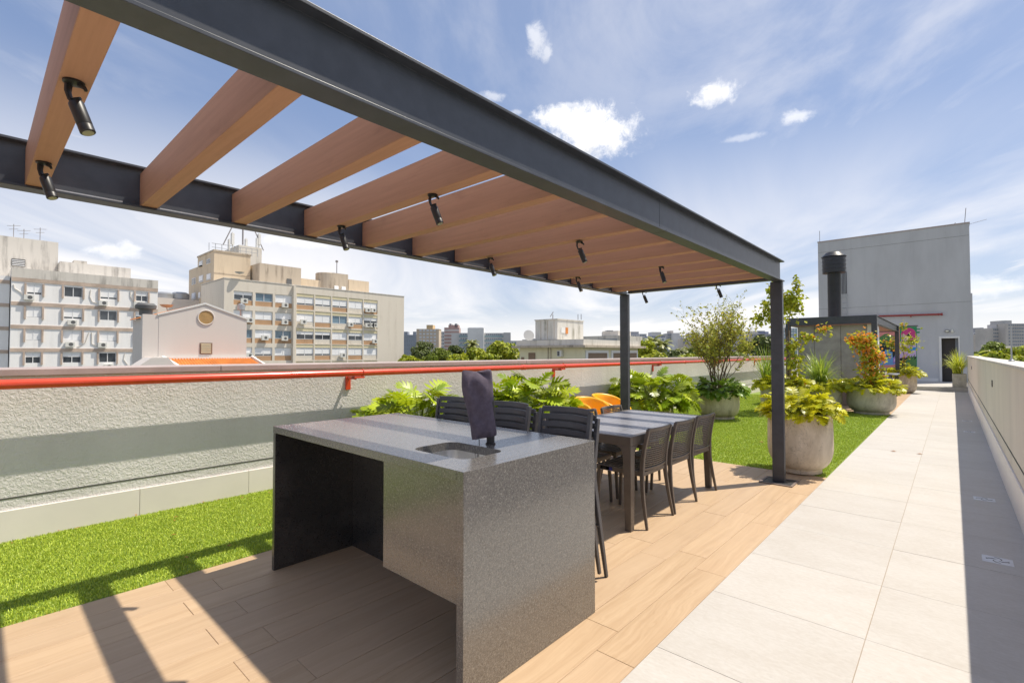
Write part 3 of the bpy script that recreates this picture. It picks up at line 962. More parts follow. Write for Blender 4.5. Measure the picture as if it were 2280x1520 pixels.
def bowed_slat(mb, x0, x1, yf, z0, z1, th, bow, n=8, mi=0):
    """horizontal slat bowed back (towards -y) in the middle"""
    vs, fs = [], []
    for i in range(n + 1):
        u = -1 + 2 * i / n
        x = x0 + (x1 - x0) * i / n
        for (z, o) in ((z0, 0), (z1, 0), (z1, th), (z0, th)):
            yb = yf(z) - bow * (1 - u * u)
            vs.append((x, yb - th / 2 + o, z))
    for i in range(n):
        for k in range(4):
            k2 = (k + 1) % 4
            fs.append((i * 4 + k, i * 4 + k2, (i + 1) * 4 + k2, (i + 1) * 4 + k))
    fs += [(3, 2, 1, 0), (n * 4, n * 4 + 1, n * 4 + 2, n * 4 + 3)]
    mb.add(vs, fs, mi)


def make_stool():
    """front towards +y; back top at z 1.015"""
    t = thing('bar_stool', '', 'bar stool', (0, 0, 0), 0, 'stacked bar stools at the counter')
    side = lambda z: -.175 - .05 * max(0, (z - .66)) / .35 - .06 * max(0, (.6 - z)) / .6
    for s in (-1, 1):
        pts = [(s * (.19 + .012 * (z > .95) * 0 + .06 * max(0, (.66 - z)) / .66 + .008 * (z - .66) / .35 * (z > .66)), side(z), z) for z in (0, .2, .42, .62, .72, .82, .92, 1.0)]
        MB().tube(pts, [.013, .016, .019, .021, .020, .019, .018, .017], 4, flat=(1.0, 1.25)).build('leg', M['resin_slate'], t, bev=.004, smooth=30)
        pts = [(s * (.185 + .05 * (.66 - z) / .66), .175 + .05 * (.66 - z) / .66, z) for z in (0, .3, .55, .66)]
        MB().tube(pts, [.012, .016, .020, .021], 4, flat=(1.0, 1.25)).build('leg', M['resin_slate'], t, bev=.004, smooth=30)
    for z0, z1 in ((.978, 1.015), (.928, .965), (.878, .915), (.828, .865), (.778, .815), (.728, .765)):
        mb = MB()
        bowed_slat(mb, -.188, .188, side, z0, z1, .012, .060)
        mb.build('back_slat', M['resin_slate'], t, smooth=40, bev=.003)
    for k in range(8):
        yy = -.16 + .044 * k
        MB().slab(-.188, .188, yy, yy + .036, .655, .675, .004).build('seat_slat', M['resin_slate'], t)
    MB().box(-.2, .2, .18, .20, .635, .675).box(-.2, -.188, -.165, .18, .63, .676).box(.188, .2, -.165, .18, .63, .676).build('seat_frame', M['resin_slate'], t, bev=.004)
    MB().tube([(-.215, .21, .26), (.215, .21, .26)], .011, 6).tube([(-.225, -.19, .33), (.225, -.19, .33)], .010, 6).build('footrest', M['resin_slate'], t, smooth=50)
    return t


st0 = make_stool()
labs = [('upper stool of the stack half hidden by the faucet cover, left of it', 'lower stool of the stack left of the faucet cover'),
        ('upper slate grey stool of the middle stack, just right of the faucet cover', 'lower stool of the middle stack right of the faucet cover'),
        ('upper slate grey stool of the stack nearest the table', 'lower stool of the stack nearest the table, with its back showing behind')]
first = True
for i, (x, yb) in enumerate(((-3.01, 2.42), (-2.425, 2.42), (-1.905, 2.41))):
    for j in (1, 0):
        o = st0 if first else copy_tree(st0)
        first = False
        # rz = pi: front faces the counter (-y)
        place(o, labs[i][1 - j], (x + (0 if j else .004), yb + (0 if j else .075), .045 * j), PI + rad((1.2, -1.0, .6)[i]))

# ================================================================= dining table
TX0, TX1, TY0, TY1, TZ = -2.885, -1.915, 3.525, 5.28, .75
tb_ = thing('dining_table', 'charcoal resin dining table with a slatted top', 'table', ((TX0 + TX1) / 2, (TY0 + TY1) / 2, 0))
hx, hy = (TX1 - TX0) / 2, (TY1 - TY0) / 2
MB().box(-hx, hx, -hy, -hy + .05, TZ - .075, TZ).box(-hx, hx, hy - .05, hy, TZ - .075, TZ).box(-hx, -hx + .05, -hy + .05, hy - .05, TZ - .075, TZ).box(hx - .05, hx, -hy + .05, hy - .05, TZ - .075, TZ).build('frame', M['resin_charcoal'], tb_, bev=.004)
nsl = 24
ws = (2 * hx - .10) / nsl
sl = MB().slab(-ws / 2 + .003, ws / 2 - .003, -hy + .051, hy - .051, TZ - .022, TZ - .001, .003).mesh('slat', M['resin_sky_sheen'])
for k in range(nsl):
    link('slat', sl, tb_, loc=(-hx + .05 + ws * (k + .5), 0, random.uniform(-.0006, .0006)))
MB().box(-hx + .051, hx - .051, -.03, .03, TZ - .06, TZ - .0235).box(-hx + .051, hx - .051, -.5, -.46, TZ - .05, TZ - .0235).box(-hx + .051, hx - .051, .46, .5, TZ - .05, TZ - .0235).build('crossbar', M['resin_charcoal'], tb_)
for sx in (-1, 1):
    for sy in (-1, 1):
        x1, y1 = sx * hx, sy * hy
        ring = []
        for z, w in ((0.0, .055), (.45, .068), (.60, .072), (.64, .082), (.662, .105), (.6745, .14)):
            ring.append((z, w))
        vs, fs = [], []
        for z, w in ring:
            vs += [(x1, y1, z), (x1 - sx * w, y1, z), (x1 - sx * w, y1 - sy * min(w, .075), z), (x1, y1 - sy * w, z)] if False else [(x1, y1, z), (x1 - sx * w, y1, z), (x1 - sx * min(w, .07), y1 - sy * min(w, .07), z), (x1, y1 - sy * w, z)]
        for i in range(len(ring) - 1):
            for k in range(4):
                k2 = (k + 1) % 4
                fs.append((i * 4 + k, i * 4 + k2, (i + 1) * 4 + k2, (i + 1) * 4 + k))
        fs += [(0, 1, 2, 3), tuple(range(len(vs) - 4, len(vs)))]
        MB().add(vs, fs).build('leg', M['resin_charcoal'], tb_, bev=.004)


# ================================================================= dining chairs
def make_chair():
    """front towards +y, back at -y"""
    t = thing('dining_chair', '', 'chair', (0, 0, 0), 0, 'dining chairs around the table')
    bk = lambda z: -.205 - .055 * max(0.0, (z - .45) / .36) ** 1.15
    for s in (-1, 1):
        keys = [(s * .245, -.262, 0), (s * .228, -.222, .24), (s * .212, -.205, .45), (s * .212, -.222, .62), (s * .207, -.262, .80)]
        MB().tube(curve_pts(keys, 16), [.012 + .008 * min(1, i / 8) - .004 * max(0, (i - 9) / 7) for i in range(17)], 4, flat=(1.0, 1.25)).build('leg', M['resin_charcoal'], t, bev=.004, smooth=30)
        keys = [(s * .20, .235, 0), (s * .197, .222, .25), (s * .19, .205, .43)]
        MB().tube(curve_pts(keys, 8), [.014 + .006 * i / 8 for i in range(9)], 4, flat=(1.0, 1.2)).build('leg', M['resin_charcoal'], t, bev=.004, smooth=30)
    for z0, z1, nm in ((.775, .808, 'top_rail'), (.455, .478, 'lower_rail')):
        mb = MB()
        bowed_slat(mb, -.205, .205, bk, z0, z1, .018, .028)
        mb.build(nm, M['resin_charcoal'], t, smooth=40, bev=.004)
    mb = MB()
    for k in range(16):
        z = .486 + .0181 * k
        bowed_slat(mb, -.20, .20, bk, z, z + .0098, .009, .028, n=6)
    nv = 14
    for k in range(nv):
        u = -1 + 2 * (k + .5) / nv
        x = .20 * u
        pts = [(x, bk(z) - .028 * (1 - u * u) + .005, z) for z in (.476, .56, .65, .72, .778)]
        mb.tube(pts, .0032, 4, caps=False)
    mb.build('lattice', M['resin_charcoal'], t, kind='stuff')
    for k in range(9):
        yy = -.185 + .0435 * k
        mb = MB()
        mb.slab(-.198, .198, yy, yy + .033, .438, .452, .004)
        mb.build('seat_slat', M['resin_charcoal'], t)
    MB().box(-.212, .212, .205, .232, .41, .453).box(-.214, -.1985, -.205, .204, .41, .453).box(.1985, .214, -.205, .204, .41, .453).box(-.198, .198, -.212, -.19, .41, .445).build('seat_frame', M['resin_charcoal'], t, bev=.004)
    return t


ch0 = make_chair()
CH = [(-1.645 - .01, 3.90, PI / 2, 'path side dining chair nearest the counter, with a paper label on its seat'),
      (-1.655, 4.43, PI / 2, 'middle dining chair on the path side of the table'),
      (-1.66, 4.955, PI / 2 - .03, 'dining chair on the path side of the table, nearest the tall planter'),
      (-3.13, 3.92, -PI / 2, 'wall side dining chair mostly hidden behind the stool stack nearest the table'),
      (-3.14, 4.44, -PI / 2 + .02, 'middle dining chair on the wall side of the table'),
      (-3.14, 4.98, -PI / 2, 'dining chair on the wall side of the table, nearest the far post')]
for i, (x, yy, rz, lab) in enumerate(CH):
    # chair reference point is its seat centre
    o = ch0 if i == 0 else copy_tree(ch0)
    place(o, lab, (x - .45 + .0 if i < 3 else x + .45 - .0, yy, 0), rz)
lab = MB().box(-.06, .06, 0, .001, 0, .034).build('price_label', M['label_paper'], ch0, loc=(-.213, .13, .412))
lab.rotation_euler = (0, 0, PI / 2)
MB().box(-.058, -.028, .0012, .0016, .003, .031).build('label_print', M['label_blue'], lab)
MB().tube([(.012 + .007 * math.cos(a), .0014, .017 + .007 * math.sin(a)) for a in np.linspace(0, 2 * PI, 12)], .0012, 4).tube([(.032 + .007 * math.cos(a), .0014, .017 + .009 * math.sin(a)) for a in np.linspace(0, 2 * PI, 12)], .0012, 4).build('label_print', M['label_ink'], lab)


# ================================================================= orange tub chairs
def make_tub():
    """opening towards +x"""
    t = thing('tub_chair', '', 'tub chair', (0, 0, 0), 0, 'orange tub chairs by the wall')
    n, m_ = 40, 9
    rim = lambda a: .655 - .26 * (0.5 + 0.5 * math.cos(a)) ** 1.5
    vs, fs = [], []
    rows = []
    for j in range(m_):
        u = j / (m_ - 1)
        rows.append(('o', u))
    for j in range(3):
        rows.append(('r', (j + 1) / 4))
    for j in range(m_ - 2):
        rows.append(('i', 1 - j / (m_ - 3)))
    for kind, u in rows:
        for k in range(n):
            a = 2 * PI * k / n
            H = rim(a)
            if kind == 'o':
                r = .21 + .125 * (u ** .6)
                z = H * u
            elif kind == 'r':
                r = .335 - .045 * u
                z = H + .016 * math.sin(PI * u)
            else:
                zb = .36
                r = .235 + .055 * (u ** .7)
                z = zb + (H - zb) * u
            rr = r * (1 + .06 * (a > PI / 2 and a < 1.5 * PI))
            vs.append((rr * math.cos(a) * 1.05, rr * math.sin(a), z))
    for i in range(len(rows) - 1):
        for k in range(n):
            k2 = (k + 1) % n
            fs.append((i * n + k, i * n + k2, (i + 1) * n + k2, (i + 1) * n + k))
    MB().add(vs, fs).build('shell', M['resin_orange'], t, smooth=60)
    MB().lathe([(0, .385), (.15, .382), (.225, .372), (.25, .35), (.25, .33)], 32).build('seat', M['resin_orange'], t, smooth=50)
    MB().lathe([(.16, 0), (.2, .002), (.21, .02)], 32).build('foot_ring', M['resin_orange'], t, smooth=50)
    return t


tub0 = make_tub()
place(tub0, 'orange tub chair in full view against the wall, middle of the three', (-4.50, 6.98, 0), rad(-12))
place(copy_tree(tub0), 'orange tub chair half hidden behind the leaves right of the stools', (-4.30, 6.15, 0), rad(-20))
place(copy_tree(tub0), 'orange tub chair peeking out left of the far pergola post', (-4.62, 7.82, 0), rad(5))


# ================================================================= planters
def pot(label, loc, prof, m, saucer=None, group=None, soil=None, legs=False):
    t = thing('planter', label, 'planter', loc, random.uniform(0, 6), group)
    z0 = .05 if saucer else 0
    MB().lathe([(r, z + z0) for r, z in prof], 48).build('pot', M[m], t, smooth=50)
    zt = max(z for r, z in prof) + z0
    rt = [r for r, z in prof if z == prof[-1][1]][-1]
    MB().lathe([(0, zt - .045), (soil, zt - .05)], 32).build('soil', M['soil'], t)
    if saucer:
        MB().lathe([(0, .004), (saucer, .004), (saucer + .012, .012), (saucer + .012, .062), (saucer - .014, .062), (saucer - .02, .045), (0, .045)], 40).build('saucer', M[m], t, smooth=40)
    return t, zt


def bowl_prof(R, H, rb):
    """outside up, rim, inside"""
    p = [(0.0, 0.0), (rb, 0.0)]
    for k in range(1, 9):
        a = k / 8 * PI / 2
        p.append((rb + (R - rb) * math.sin(a) ** .9, (H * .42) * (1 - math.cos(a))))
    p += [(R * 1.0, H * .6), (R * .985, H), (R * .94, H), (R * .93, H - .08)]
    return p


def tall_prof(R, H, rb):
    p = [(0.0, 0.0), (rb, 0.0)]
    for k in range(1, 9):
        a = k / 8 * PI / 2
        p.append((rb + (R - rb) * math.sin(a) ** .9, (H * .40) * (1 - math.cos(a)) ** 1.0))
    p += [(R * .995, H * .7), (R * .975, H), (R * .92, H), (R * .91, H - .08)]
    return p


# lobed leaves (unit length along +y, normal +z)
def leaf_mesh(name, m, lobes, spread, depth, seed, droop=.25, fold=.18):
    r = random.Random(seed)
    vs, fs = [], []

    def P(x, yv):
        d = math.hypot(x, yv)
        return (x, yv, fold * abs(x) - droop * yv * yv - .25 * x * x)
    core = [(0, 0), (.10, .06), (.14, .3), (.11, .6), (.05, .85), (0, .98), (-.05, .85), (-.11, .6), (-.14, .3), (-.10, .06)]
    base = len(vs)
    mid = [(0, 0), (0, .3), (0, .6), (0, .98)]
    right = [(.10, .04), (.14, .3), (.11, .62)]
    for s in (1, -1):
        o = len(vs)
        vs += [P(*q) for q in mid] + [P(s * x, yv) for x, yv in right]
        fs += [(o, o + 4, o + 5, o + 1), (o + 1, o + 5, o + 6, o + 2), (o + 2, o + 6, o + 3)]
        for k in range(lobes):
            u = (k + .5) / lobes
            yb = .02 + .78 * u
            ang = rad(100 - 70 * u + r.uniform(-7, 7))
            L = spread * (math.sin(PI * (u * .75 + .22)) ** .7) * r.uniform(.85, 1.1)
            w = .055 * depth * r.uniform(.85, 1.15)
            dx, dy = math.sin(ang), math.cos(ang)
            nx, ny = -dy, dx
            bx = .06 * (1 - u * .5)
            b = Vector((bx, yb))
            q = [b + Vector((nx, ny)) * w, b - Vector((nx, ny)) * w, b + Vector((dx, dy)) * L * .6 - Vector((nx, ny)) * w * 1.15, b + Vector((dx, dy)) * L * .6 + Vector((nx, ny)) * w * 1.15, b + Vector((dx, dy + .06)) * L]
            o = len(vs)
            vs += [P(s * v.x, v.y) for v in q]
            fs += [(o, o + 1, o + 2, o + 3), (o + 3, o + 2, o + 4)]
    return MB().add(vs, fs).mesh(name, m, smooth=80)


def blade_leaf(name, m, w=.36, seed=0):
    """simple ovate leaf with a fold"""
    vs, fs = [], []
    for s in (1, -1):
        o = len(vs)
        mid = [(0, 0), (0, .3), (0, .65), (0, 1.0)]
        rt = [(w * .6, .06), (w, .32), (w * .75, .68)]
        P = lambda x, yv: (x, yv, .22 * abs(x) - .22 * yv * yv)
        vs += [P(*q) for q in mid] + [P(s * x, yv) for x, yv in rt]
        fs += [(o, o + 4, o + 5, o + 1), (o + 1, o + 5, o + 6, o + 2), (o + 2, o + 6, o + 3)]
    return MB().add(vs, fs).mesh(name, m, smooth=80)


PHILO = [leaf_mesh('leaf', M['philodendron_leaf'], 6, .50, 1.0, s, droop=.36) for s in range(5)]
YELLOW = [leaf_mesh('leaf', M['yellow_leaf'], 5, .46, 1.05, s + 20, droop=.3) for s in range(4)]
DARK = [leaf_mesh('leaf', M['dark_leaf'], 4, .36, 1.5, s + 40, droop=.3) for s in range(3)]


def leafy_plant(name, label, cat, loc, meshes, n, reach, height, leaf_len, tilt=(15, 95), group=None, seed=0, stem='stem_green', squash=1.0):
    """rosette: petioles from the centre, each ending in one large leaf (own object)"""
    r = random.Random(seed)
    t = thing(name, label, cat, loc, 0, group)
    sm = MB()
    for i in range(n):
        az = i * 2.39996 + r.uniform(-.3, .3)
        u = (i + .5) / n
        th = rad(tilt[0] + (tilt[1] - tilt[0]) * math.sqrt(u) + r.uniform(-10, 10))
        pl = r.uniform(.62, 1.08)
        hd = Vector((math.cos(az), math.sin(az), 0))
        L = leaf_len * r.uniform(.75, 1.15)
        rr = max(.02, (reach - L * .7)) * math.sin(min(th, PI / 2)) * pl
        zz = height * max(.05, math.cos(th * .95)) * pl * squash + height * .12
        base = hd * r.uniform(0, .08)
        tip = Vector((hd.x * rr, hd.y * rr, zz))
        midp = (base + tip) / 2 + Vector((0, 0, .08 * height))
        sm.tube([base, midp, tip], [.006, .005, .0035], 4, caps=False)
        pitch = rad(48) - th * .66 + r.uniform(-.45, .45)        # leaf direction above horizontal
        a2 = az + r.uniform(-.5, .5)
        yd = Vector((math.cos(a2) * math.cos(pitch), math.sin(a2) * math.cos(pitch), math.sin(pitch)))
        side = Vector((math.sin(a2), -math.cos(a2), 0))
        zd = side.cross(yd).normalized()
        roll = r.uniform(-.8, .8)
        side2 = side * math.cos(roll) + zd * math.sin(roll)
        zd2 = side2.cross(yd).normalized()
        mtx = Matrix((side2, yd, zd2)).transposed().to_4x4()
        mtx = Matrix.Translation(tip) @ mtx @ Matrix.Diagonal((L, L, L, 1))
        o = link('leaf', meshes[i % len(meshes)], t)
        o.matrix_local = mtx
    sm.build('petiole', M[stem], t, kind='stuff')
    return t


def strappy_grass(label, loc, n, L, m, seed, group=None, spread=1.0):
    r = random.Random(seed)
    t = thing('ornamental_grass', label, 'grass plant', loc, 0, group)
    mb = MB()
    for i in range(n):
        az = r.uniform(0, 2 * PI)
        th = rad(r.uniform(4, 50)) * spread
        ll = L * r.uniform(.6, 1.15)
        b = Vector((r.gauss(0, .05), r.gauss(0, .05), 0))
        hd = Vector((math.cos(az), math.sin(az), 0))
        sd = Vector((-hd.y, hd.x, 0))
        w = .010 * r.uniform(.7, 1.2)
        pts = []
        p = b.copy()
        a = th * .5
        for k in range(6):
            pts.append(p.copy())
            p += (hd * math.sin(a) + Vector((0, 0, math.cos(a)))) * ll / 5
            a += th * .28 * (1 + k * .25)
        vs = []
        for k, q in enumerate(pts):
            ww = w * (1 - (k / 5) ** 2) + .0008
            vs += [q - sd * ww, q + sd * ww]
        mb.add(vs, [(2 * k, 2 * k + 1, 2 * k + 3, 2 * k + 2) for k in range(5)])
    mb.build('blade', M[m], t, kind='stuff')
    return t


def scatter_leaves(mb, pts, size, r, droop=.0, mi=0, w=.45):
    for p in pts:
        d = Vector((r.gauss(0, 1), r.gauss(0, 1), r.gauss(0, .7) - droop)).normalized()
        s = d.cross(Vector((r.gauss(0, 1), r.gauss(0, 1), r.gauss(0, 1)))).normalized()
        L = size * r.uniform(.65, 1.25)
        nn = d.cross(s) * L * .12
        mb.add([p, p + d * L * .5 + s * L * w + nn, p + d * L, p + d * L * .5 - s * L * w + nn], [(0, 1, 2), (0, 2, 3)], mi)


def bougainvillea(label, loc, spine, clumps, nleaf, nbract, size, seed, stake=None, leafm='bougainvillea_leaf', group='bougainvilleas in the planters'):
    """spine: list of stems (lists of points); clumps: (centre, radius, leaf weight, bract weight)"""
    r = random.Random(seed)
    t = thing('bougainvillea', label, 'climbing plant', loc, 0, group)
    sm = MB()
    for s in spine:
        pts = curve_pts(s, 10)
        sm.tube(pts, [.011 - .0007 * k for k in range(11)], 5)
    fol, bra = MB(), MB()
    wl = sum(c[2] for c in clumps)
    wb = sum(c[3] for c in clumps) or 1

    def cloud(c, R, n):
        out = []
        for _ in range(n):
            v = Vector((r.gauss(0, .5), r.gauss(0, .5), r.gauss(0, .5)))
            out.append(Vector(c) + Vector((v.x * R[0], v.y * R[1], v.z * R[2])))
        return out
    for c, R, a, b in clumps:
        scatter_leaves(fol, cloud(c, R, int(nleaf * a / wl)), size, r, .3, w=.36)
        for p in cloud(c, R, int(nbract * b / wb)):
            scatter_leaves(bra, [p] * 3, size * .55, r, 0, w=.5)
        for p in cloud(c, R, 8):
            q = Vector(c)
            sm.tube([q + Vector((0, 0, -R[2] * .4)), (p + q) / 2, p], [.004, .003, .002], 4, caps=False)
    sm.build('stem', M['stem_brown'], t, smooth=60)
    fol.build('foliage', M[leafm], t, kind='stuff')
    if nbract:
        bra.build('blossom', M['orange_bract'], t, kind='stuff')
    return t


BOWLS = 'concrete bowl planters on the turf'
# tall pot by the post
BIGX, BIGY = -1.385, 6.70
pot('tall weathered concrete planter beside the right pergola post', (BIGX, BIGY, .002), tall_prof(.345, .66, .17), 'pot_concrete', saucer=.215, soil=.31)
leafy_plant('leafy_plant', 'yellow green lobed plant spilling over the tall concrete planter', 'plant', (BIGX, BIGY, .66), YELLOW, 295, .45, .27, .145, (5, 103), None, 5, squash=.9)
# bowl 2: right, bougainvillea with orange bracts
P2 = (-1.44, 14.15)
pot('concrete bowl planter with orange bougainvillea, next to the path', (*P2, .002), bowl_prof(.475, .56, .26), 'pot_grey', saucer=.33, group=BOWLS, soil=.43)
leafy_plant('leafy_plant', 'yellow green groundcover in the orange bougainvillea bowl', 'plant', (*P2, .56), YELLOW, 190, .70, .27, .19, (5, 108), None, 6, squash=.8)
bougainvillea('bougainvillea column thick with orange blossoms in front of the grill shelter post', (*P2, .56), [[(0, 0, 0), (.02, .0, .4), (-.05, 0, .8), (-.1, .0, 1.2)], [(0, 0, 0), (.1, 0, .3), (.15, .05, .6)]],
              [((-.12, 0, 1.14), (.25, .2, .20), 1.8, 3), ((-.05, 0, .84), (.18, .17, .28), 1.3, 2.6), ((.0, 0, .5), (.2, .2, .3), 1.5, 1.2), ((.08, 0, .22), (.24, .2, .22), 1.4, 1.2), ((.2, 0, .75), (.12, .1, .14), .4, .9), ((-.35, 0, 1.17), (.12, .1, .1), .3, .8)],
              900, 460, .09, 3)
# bowl 3: with grass, before the slate panel
P3 = (-2.43, 13.95)
pot('concrete bowl planter holding tall grass before the slate wall', (*P3, .002), bowl_prof(.455, .57, .25), 'pot_grey', saucer=.31, group=BOWLS, soil=.42)
leafy_plant('leafy_plant', 'yellow green groundcover around the grass in front of the slate wall', 'plant', (*P3, .56), YELLOW, 190, .72, .22, .19, (20, 108), None, 7, squash=.8)
strappy_grass('upright green strappy grass before the slate wall', (*P3, .60), 300, .92, 'grass_blade', 11, 'strappy grasses in the planters', spread=1.45)
# bowl 4: behind the post, grass + tall bougainvillea on stakes
P4 = (-3.0, 12.9)
pot('concrete bowl planter partly hidden behind the right pergola post', (*P4, .002), bowl_prof(.48, .60, .26), 'pot_grey', saucer=.32, group=BOWLS, soil=.44)
leafy_plant('leafy_plant', 'yellow green groundcover in the bowl behind the right pergola post', 'plant', (*P4, .60), YELLOW, 190, .68, .28, .19, (5, 108), None, 8, squash=.8)
strappy_grass('strappy grass tuft just left of the right pergola post', (P4[0] - .33, P4[1] - .02, .62), 130, .98, 'grass_blade', 12, 'strappy grasses in the planters')
b4 = bougainvillea('tall staked bougainvillea rising behind the right pergola post', (P4[0] + .12, P4[1], .6), [[(0, 0, 0), (.0, 0, .7), (-.05, 0, 1.3), (-.15, 0, 1.9), (-.42, 0, 2.5)], [(0, 0, 1.2), (.05, 0, 1.8), (.12, 0, 2.2), (.2, 0, 2.55)], [(.02, 0, .9), (.2, 0, 1.15), (.45, 0, 1.22), (.72, 0, 1.35)], [(-.1, 0, 1.7), (-.4, 0, 1.75), (-.7, 0, 1.68)]],
                   [((-.30, 0, 1.82), (.30, .2, .28), 3, .25), ((.16, 0, 1.98), (.16, .15, .3), 1.8, 0), ((-.02, 0, 2.05), (.2, .15, .25), 1.6, 0), ((-.62, 0, 1.66), (.16, .1, .12), .8, 0), ((-.33, 0, 2.32), (.09, .08, .2), .5, .2), ((.2, 0, 2.4), (.09, .08, .2), .5, 0), ((.1, 0, 1.0), (.16, .15, .18), 1, .3),
                    ((.14, 0, .62), (.18, .15, .25), 1.3, .2), ((.4, 0, 1.18), (.2, .08, .08), .6, .2), ((.72, 0, 1.36), (.12, .08, .1), .25, 1.1), ((.1, 0, .2), (.25, .2, .15), 1, .7)], 1500, 46, .10, 4)
MB().tube([(.035, 0, -.05), (.03, 0, 1.35)], .016, 6).tube([(-.04, .02, -.05), (-.03, .02, 1.2)], .014, 6).build('stake', M['stake_wood'], b4, smooth=60)
# bowl 5: airy bush
P5 = (-3.83, 10.95)
pot('concrete bowl planter with the airy bush, right of the far post', (*P5, .002), bowl_prof(.435, .56, .27), 'pot_concrete', saucer=.32, group=BOWLS, soil=.4)
leafy_plant('leafy_plant', 'dark green broad leaves around the foot of the airy bush', 'plant', (*P5, .55), DARK, 190, .66, .34, .21, (8, 110), None, 9, squash=.75)


def airy_bush(label, loc, seed):
    r = random.Random(seed)
    t = thing('bush', label, 'bush', loc)
    sm, fol = MB(), MB()
    tips = []

    def grow(p, d, L, rad_, lev):
        q = p + d * L * .5 + Vector((r.gauss(0, .02), r.gauss(0, .02), 0))
        e = p + d * L + Vector((r.gauss(0, .03), r.gauss(0, .03), 0))
        sm.tube([p, q, e], [rad_, rad_ * .85, rad_ * .65], 5 if lev < 2 else 3, caps=False)
        if lev >= 2:
            tips.append((p, e))
        if lev < 4:
            for k in range(3 if lev < 3 else 2):
                nd = (d + Vector((r.gauss(0, .34), r.gauss(0, .34), r.gauss(.22, .25)))).normalized()
                grow(e if k else q, nd, L * r.uniform(.55, .85), rad_ * .62, lev + 1)
    for k in range(13):
        a = k * 2.4
        sp = .08 + .30 * ((k * .618) % 1)
        d = Vector((math.cos(a) * sp, math.sin(a) * sp, 1)).normalized()
        grow(Vector((math.cos(a) * .06, math.sin(a) * .06, 0)), d, r.uniform(.46, .80), .012, 0)
    for p, e in tips:
        for k in range(4):
            u = r.random()
            c = p.lerp(e, u) + Vector((r.gauss(0, .02), r.gauss(0, .02), r.gauss(0, .02)))
            scatter_leaves(fol, [c], .058, r, .2, w=.36)
    sm.build('branch', M['stem_brown'], t, smooth=70)
    fol.build('foliage', M['olive_leaf'], t, kind='stuff')
    return t


airy_bush('airy olive brown bush with thin branches in a bowl planter', (*P5, .56), 5)
# pot 6: by the far post of the grill shelter
P6 = (-1.30, 22.55)
pot('far concrete planter at the last post of the grill shelter', (*P6, .002), tall_prof(.345, .68, .17), 'pot_concrete', group=None, soil=.31)
leafy_plant('leafy_plant', 'yellow green groundcover in the farthest round planter', 'plant', (*P6, .64), YELLOW, 150, .62, .30, .21, (5, 108), None, 10, squash=.8)
bougainvillea('sparse yellow green bougainvillea before the mural', (*P6, .64), [[(0, 0, 0), (0, 0, .6), (-.05, 0, 1.2), (-.02, 0, 1.7)]],
              [((-.02, 0, 1.75), (.1, .1, .14), .5, .2), ((.22, 0, 1.25), (.22, .15, .25), 1.3, 0), ((-.35, 0, 1.15), (.28, .15, .22), 1.5, .4), ((.0, 0, 1.0), (.35, .2, .25), 1.8, .1), ((.0, 0, .5), (.12, .12, .3), .6, .2)], 300, 20, .115, 6)
# square planter with grass by the door
bp = thing('planter', 'square concrete planter on the landing beside the right wall', 'planter', (.17, 24.75, .15))
MB().box(-.2, .2, -.2, .2, .0, .50).build('pot', M['pot_grey'], bp, bev=.01)
MB().box(-.17, .17, -.17, .17, .499, .505).build('soil', M['soil'], bp)
strappy_grass('bushy yellow green fountain grass in the square planter by the door', (.13, 24.72, .64), 260, .92, 'grass_yellow', 13, 'strappy grasses in the planters', spread=1.25)

# philodendrons by the wall
for i, (x, yy, rr, hh, n, sd, lab, pl) in enumerate(((-4.60, 3.50, .76, .47, 290, 31, 'lush philodendron at the left end, behind the counter', 'low concrete planter under the left philodendron'),
                                                   (-4.55, 5.42, .76, .54, 260, 32, 'lush philodendron between the faucet cover and the orange chairs', 'low concrete planter under the middle philodendron'),
                                                   (-4.50, 9.15, .92, .52, 290, 33, 'lush philodendron right of the far pergola post', 'low concrete planter under the philodendron by the far post'))):
    pot(pl, (x, yy, .002), bowl_prof(.42, .46, .28), 'pot_concrete', group='low planters along the left wall', soil=.38)
    leafy_plant('philodendron', lab, 'plant', (x, yy, .42), PHILO, n, rr, hh, .285, (6, 112), 'philodendrons along the left wall', sd)

# ================================================================= grill shelter
GX0, GX1, GY0, GY1, GZB, GZT = -3.45, -1.48, 15.5, 22.3, 2.19, 2.40
gs = thing('grill_shelter', 'second dark steel pergola sheltering the grill at the end of the turf', 'pergola', (0, 0, 0))
MB().box(GX0 - .06, GX1 + .06, GY0 - .05, GY0 + .05, GZB, GZT).build('beam', M['steel_paint'], gs, bev=.003)
MB().box(GX0 - .06, GX1 + .06, GY1 - .05, GY1 + .05, GZB, GZT).build('beam', M['steel_paint'], gs, bev=.003)
ibeam(MB(), 'y', GX1, GY0 + .051, GY1 - .051, z0=GZB, z1=GZT).build('beam', M['steel_paint'], gs)
ibeam(MB(), 'y', GX0, GY0 + .051, GY1 - .051, z0=GZB, z1=GZT).build('beam', M['steel_paint'], gs)
for x in (GX0, GX1):
    for yy in (GY0, GY1):
        MB().box(x - .06, x + .06, yy - .06, yy + .06, 0.003, GZB - .001).build('post', M['steel_paint'], gs, bev=.003)
gr_me = MB().box(GX0 + .007, GX1 - .007, -.04, .04, GZB + .0135, GZB + .16).mesh('rafter', M['rafter_wood'])
yy = GY0 + .3
while yy < GY1 - .2:
    link('rafter', gr_me, gs, loc=(0, yy, 0))
    yy += .4575

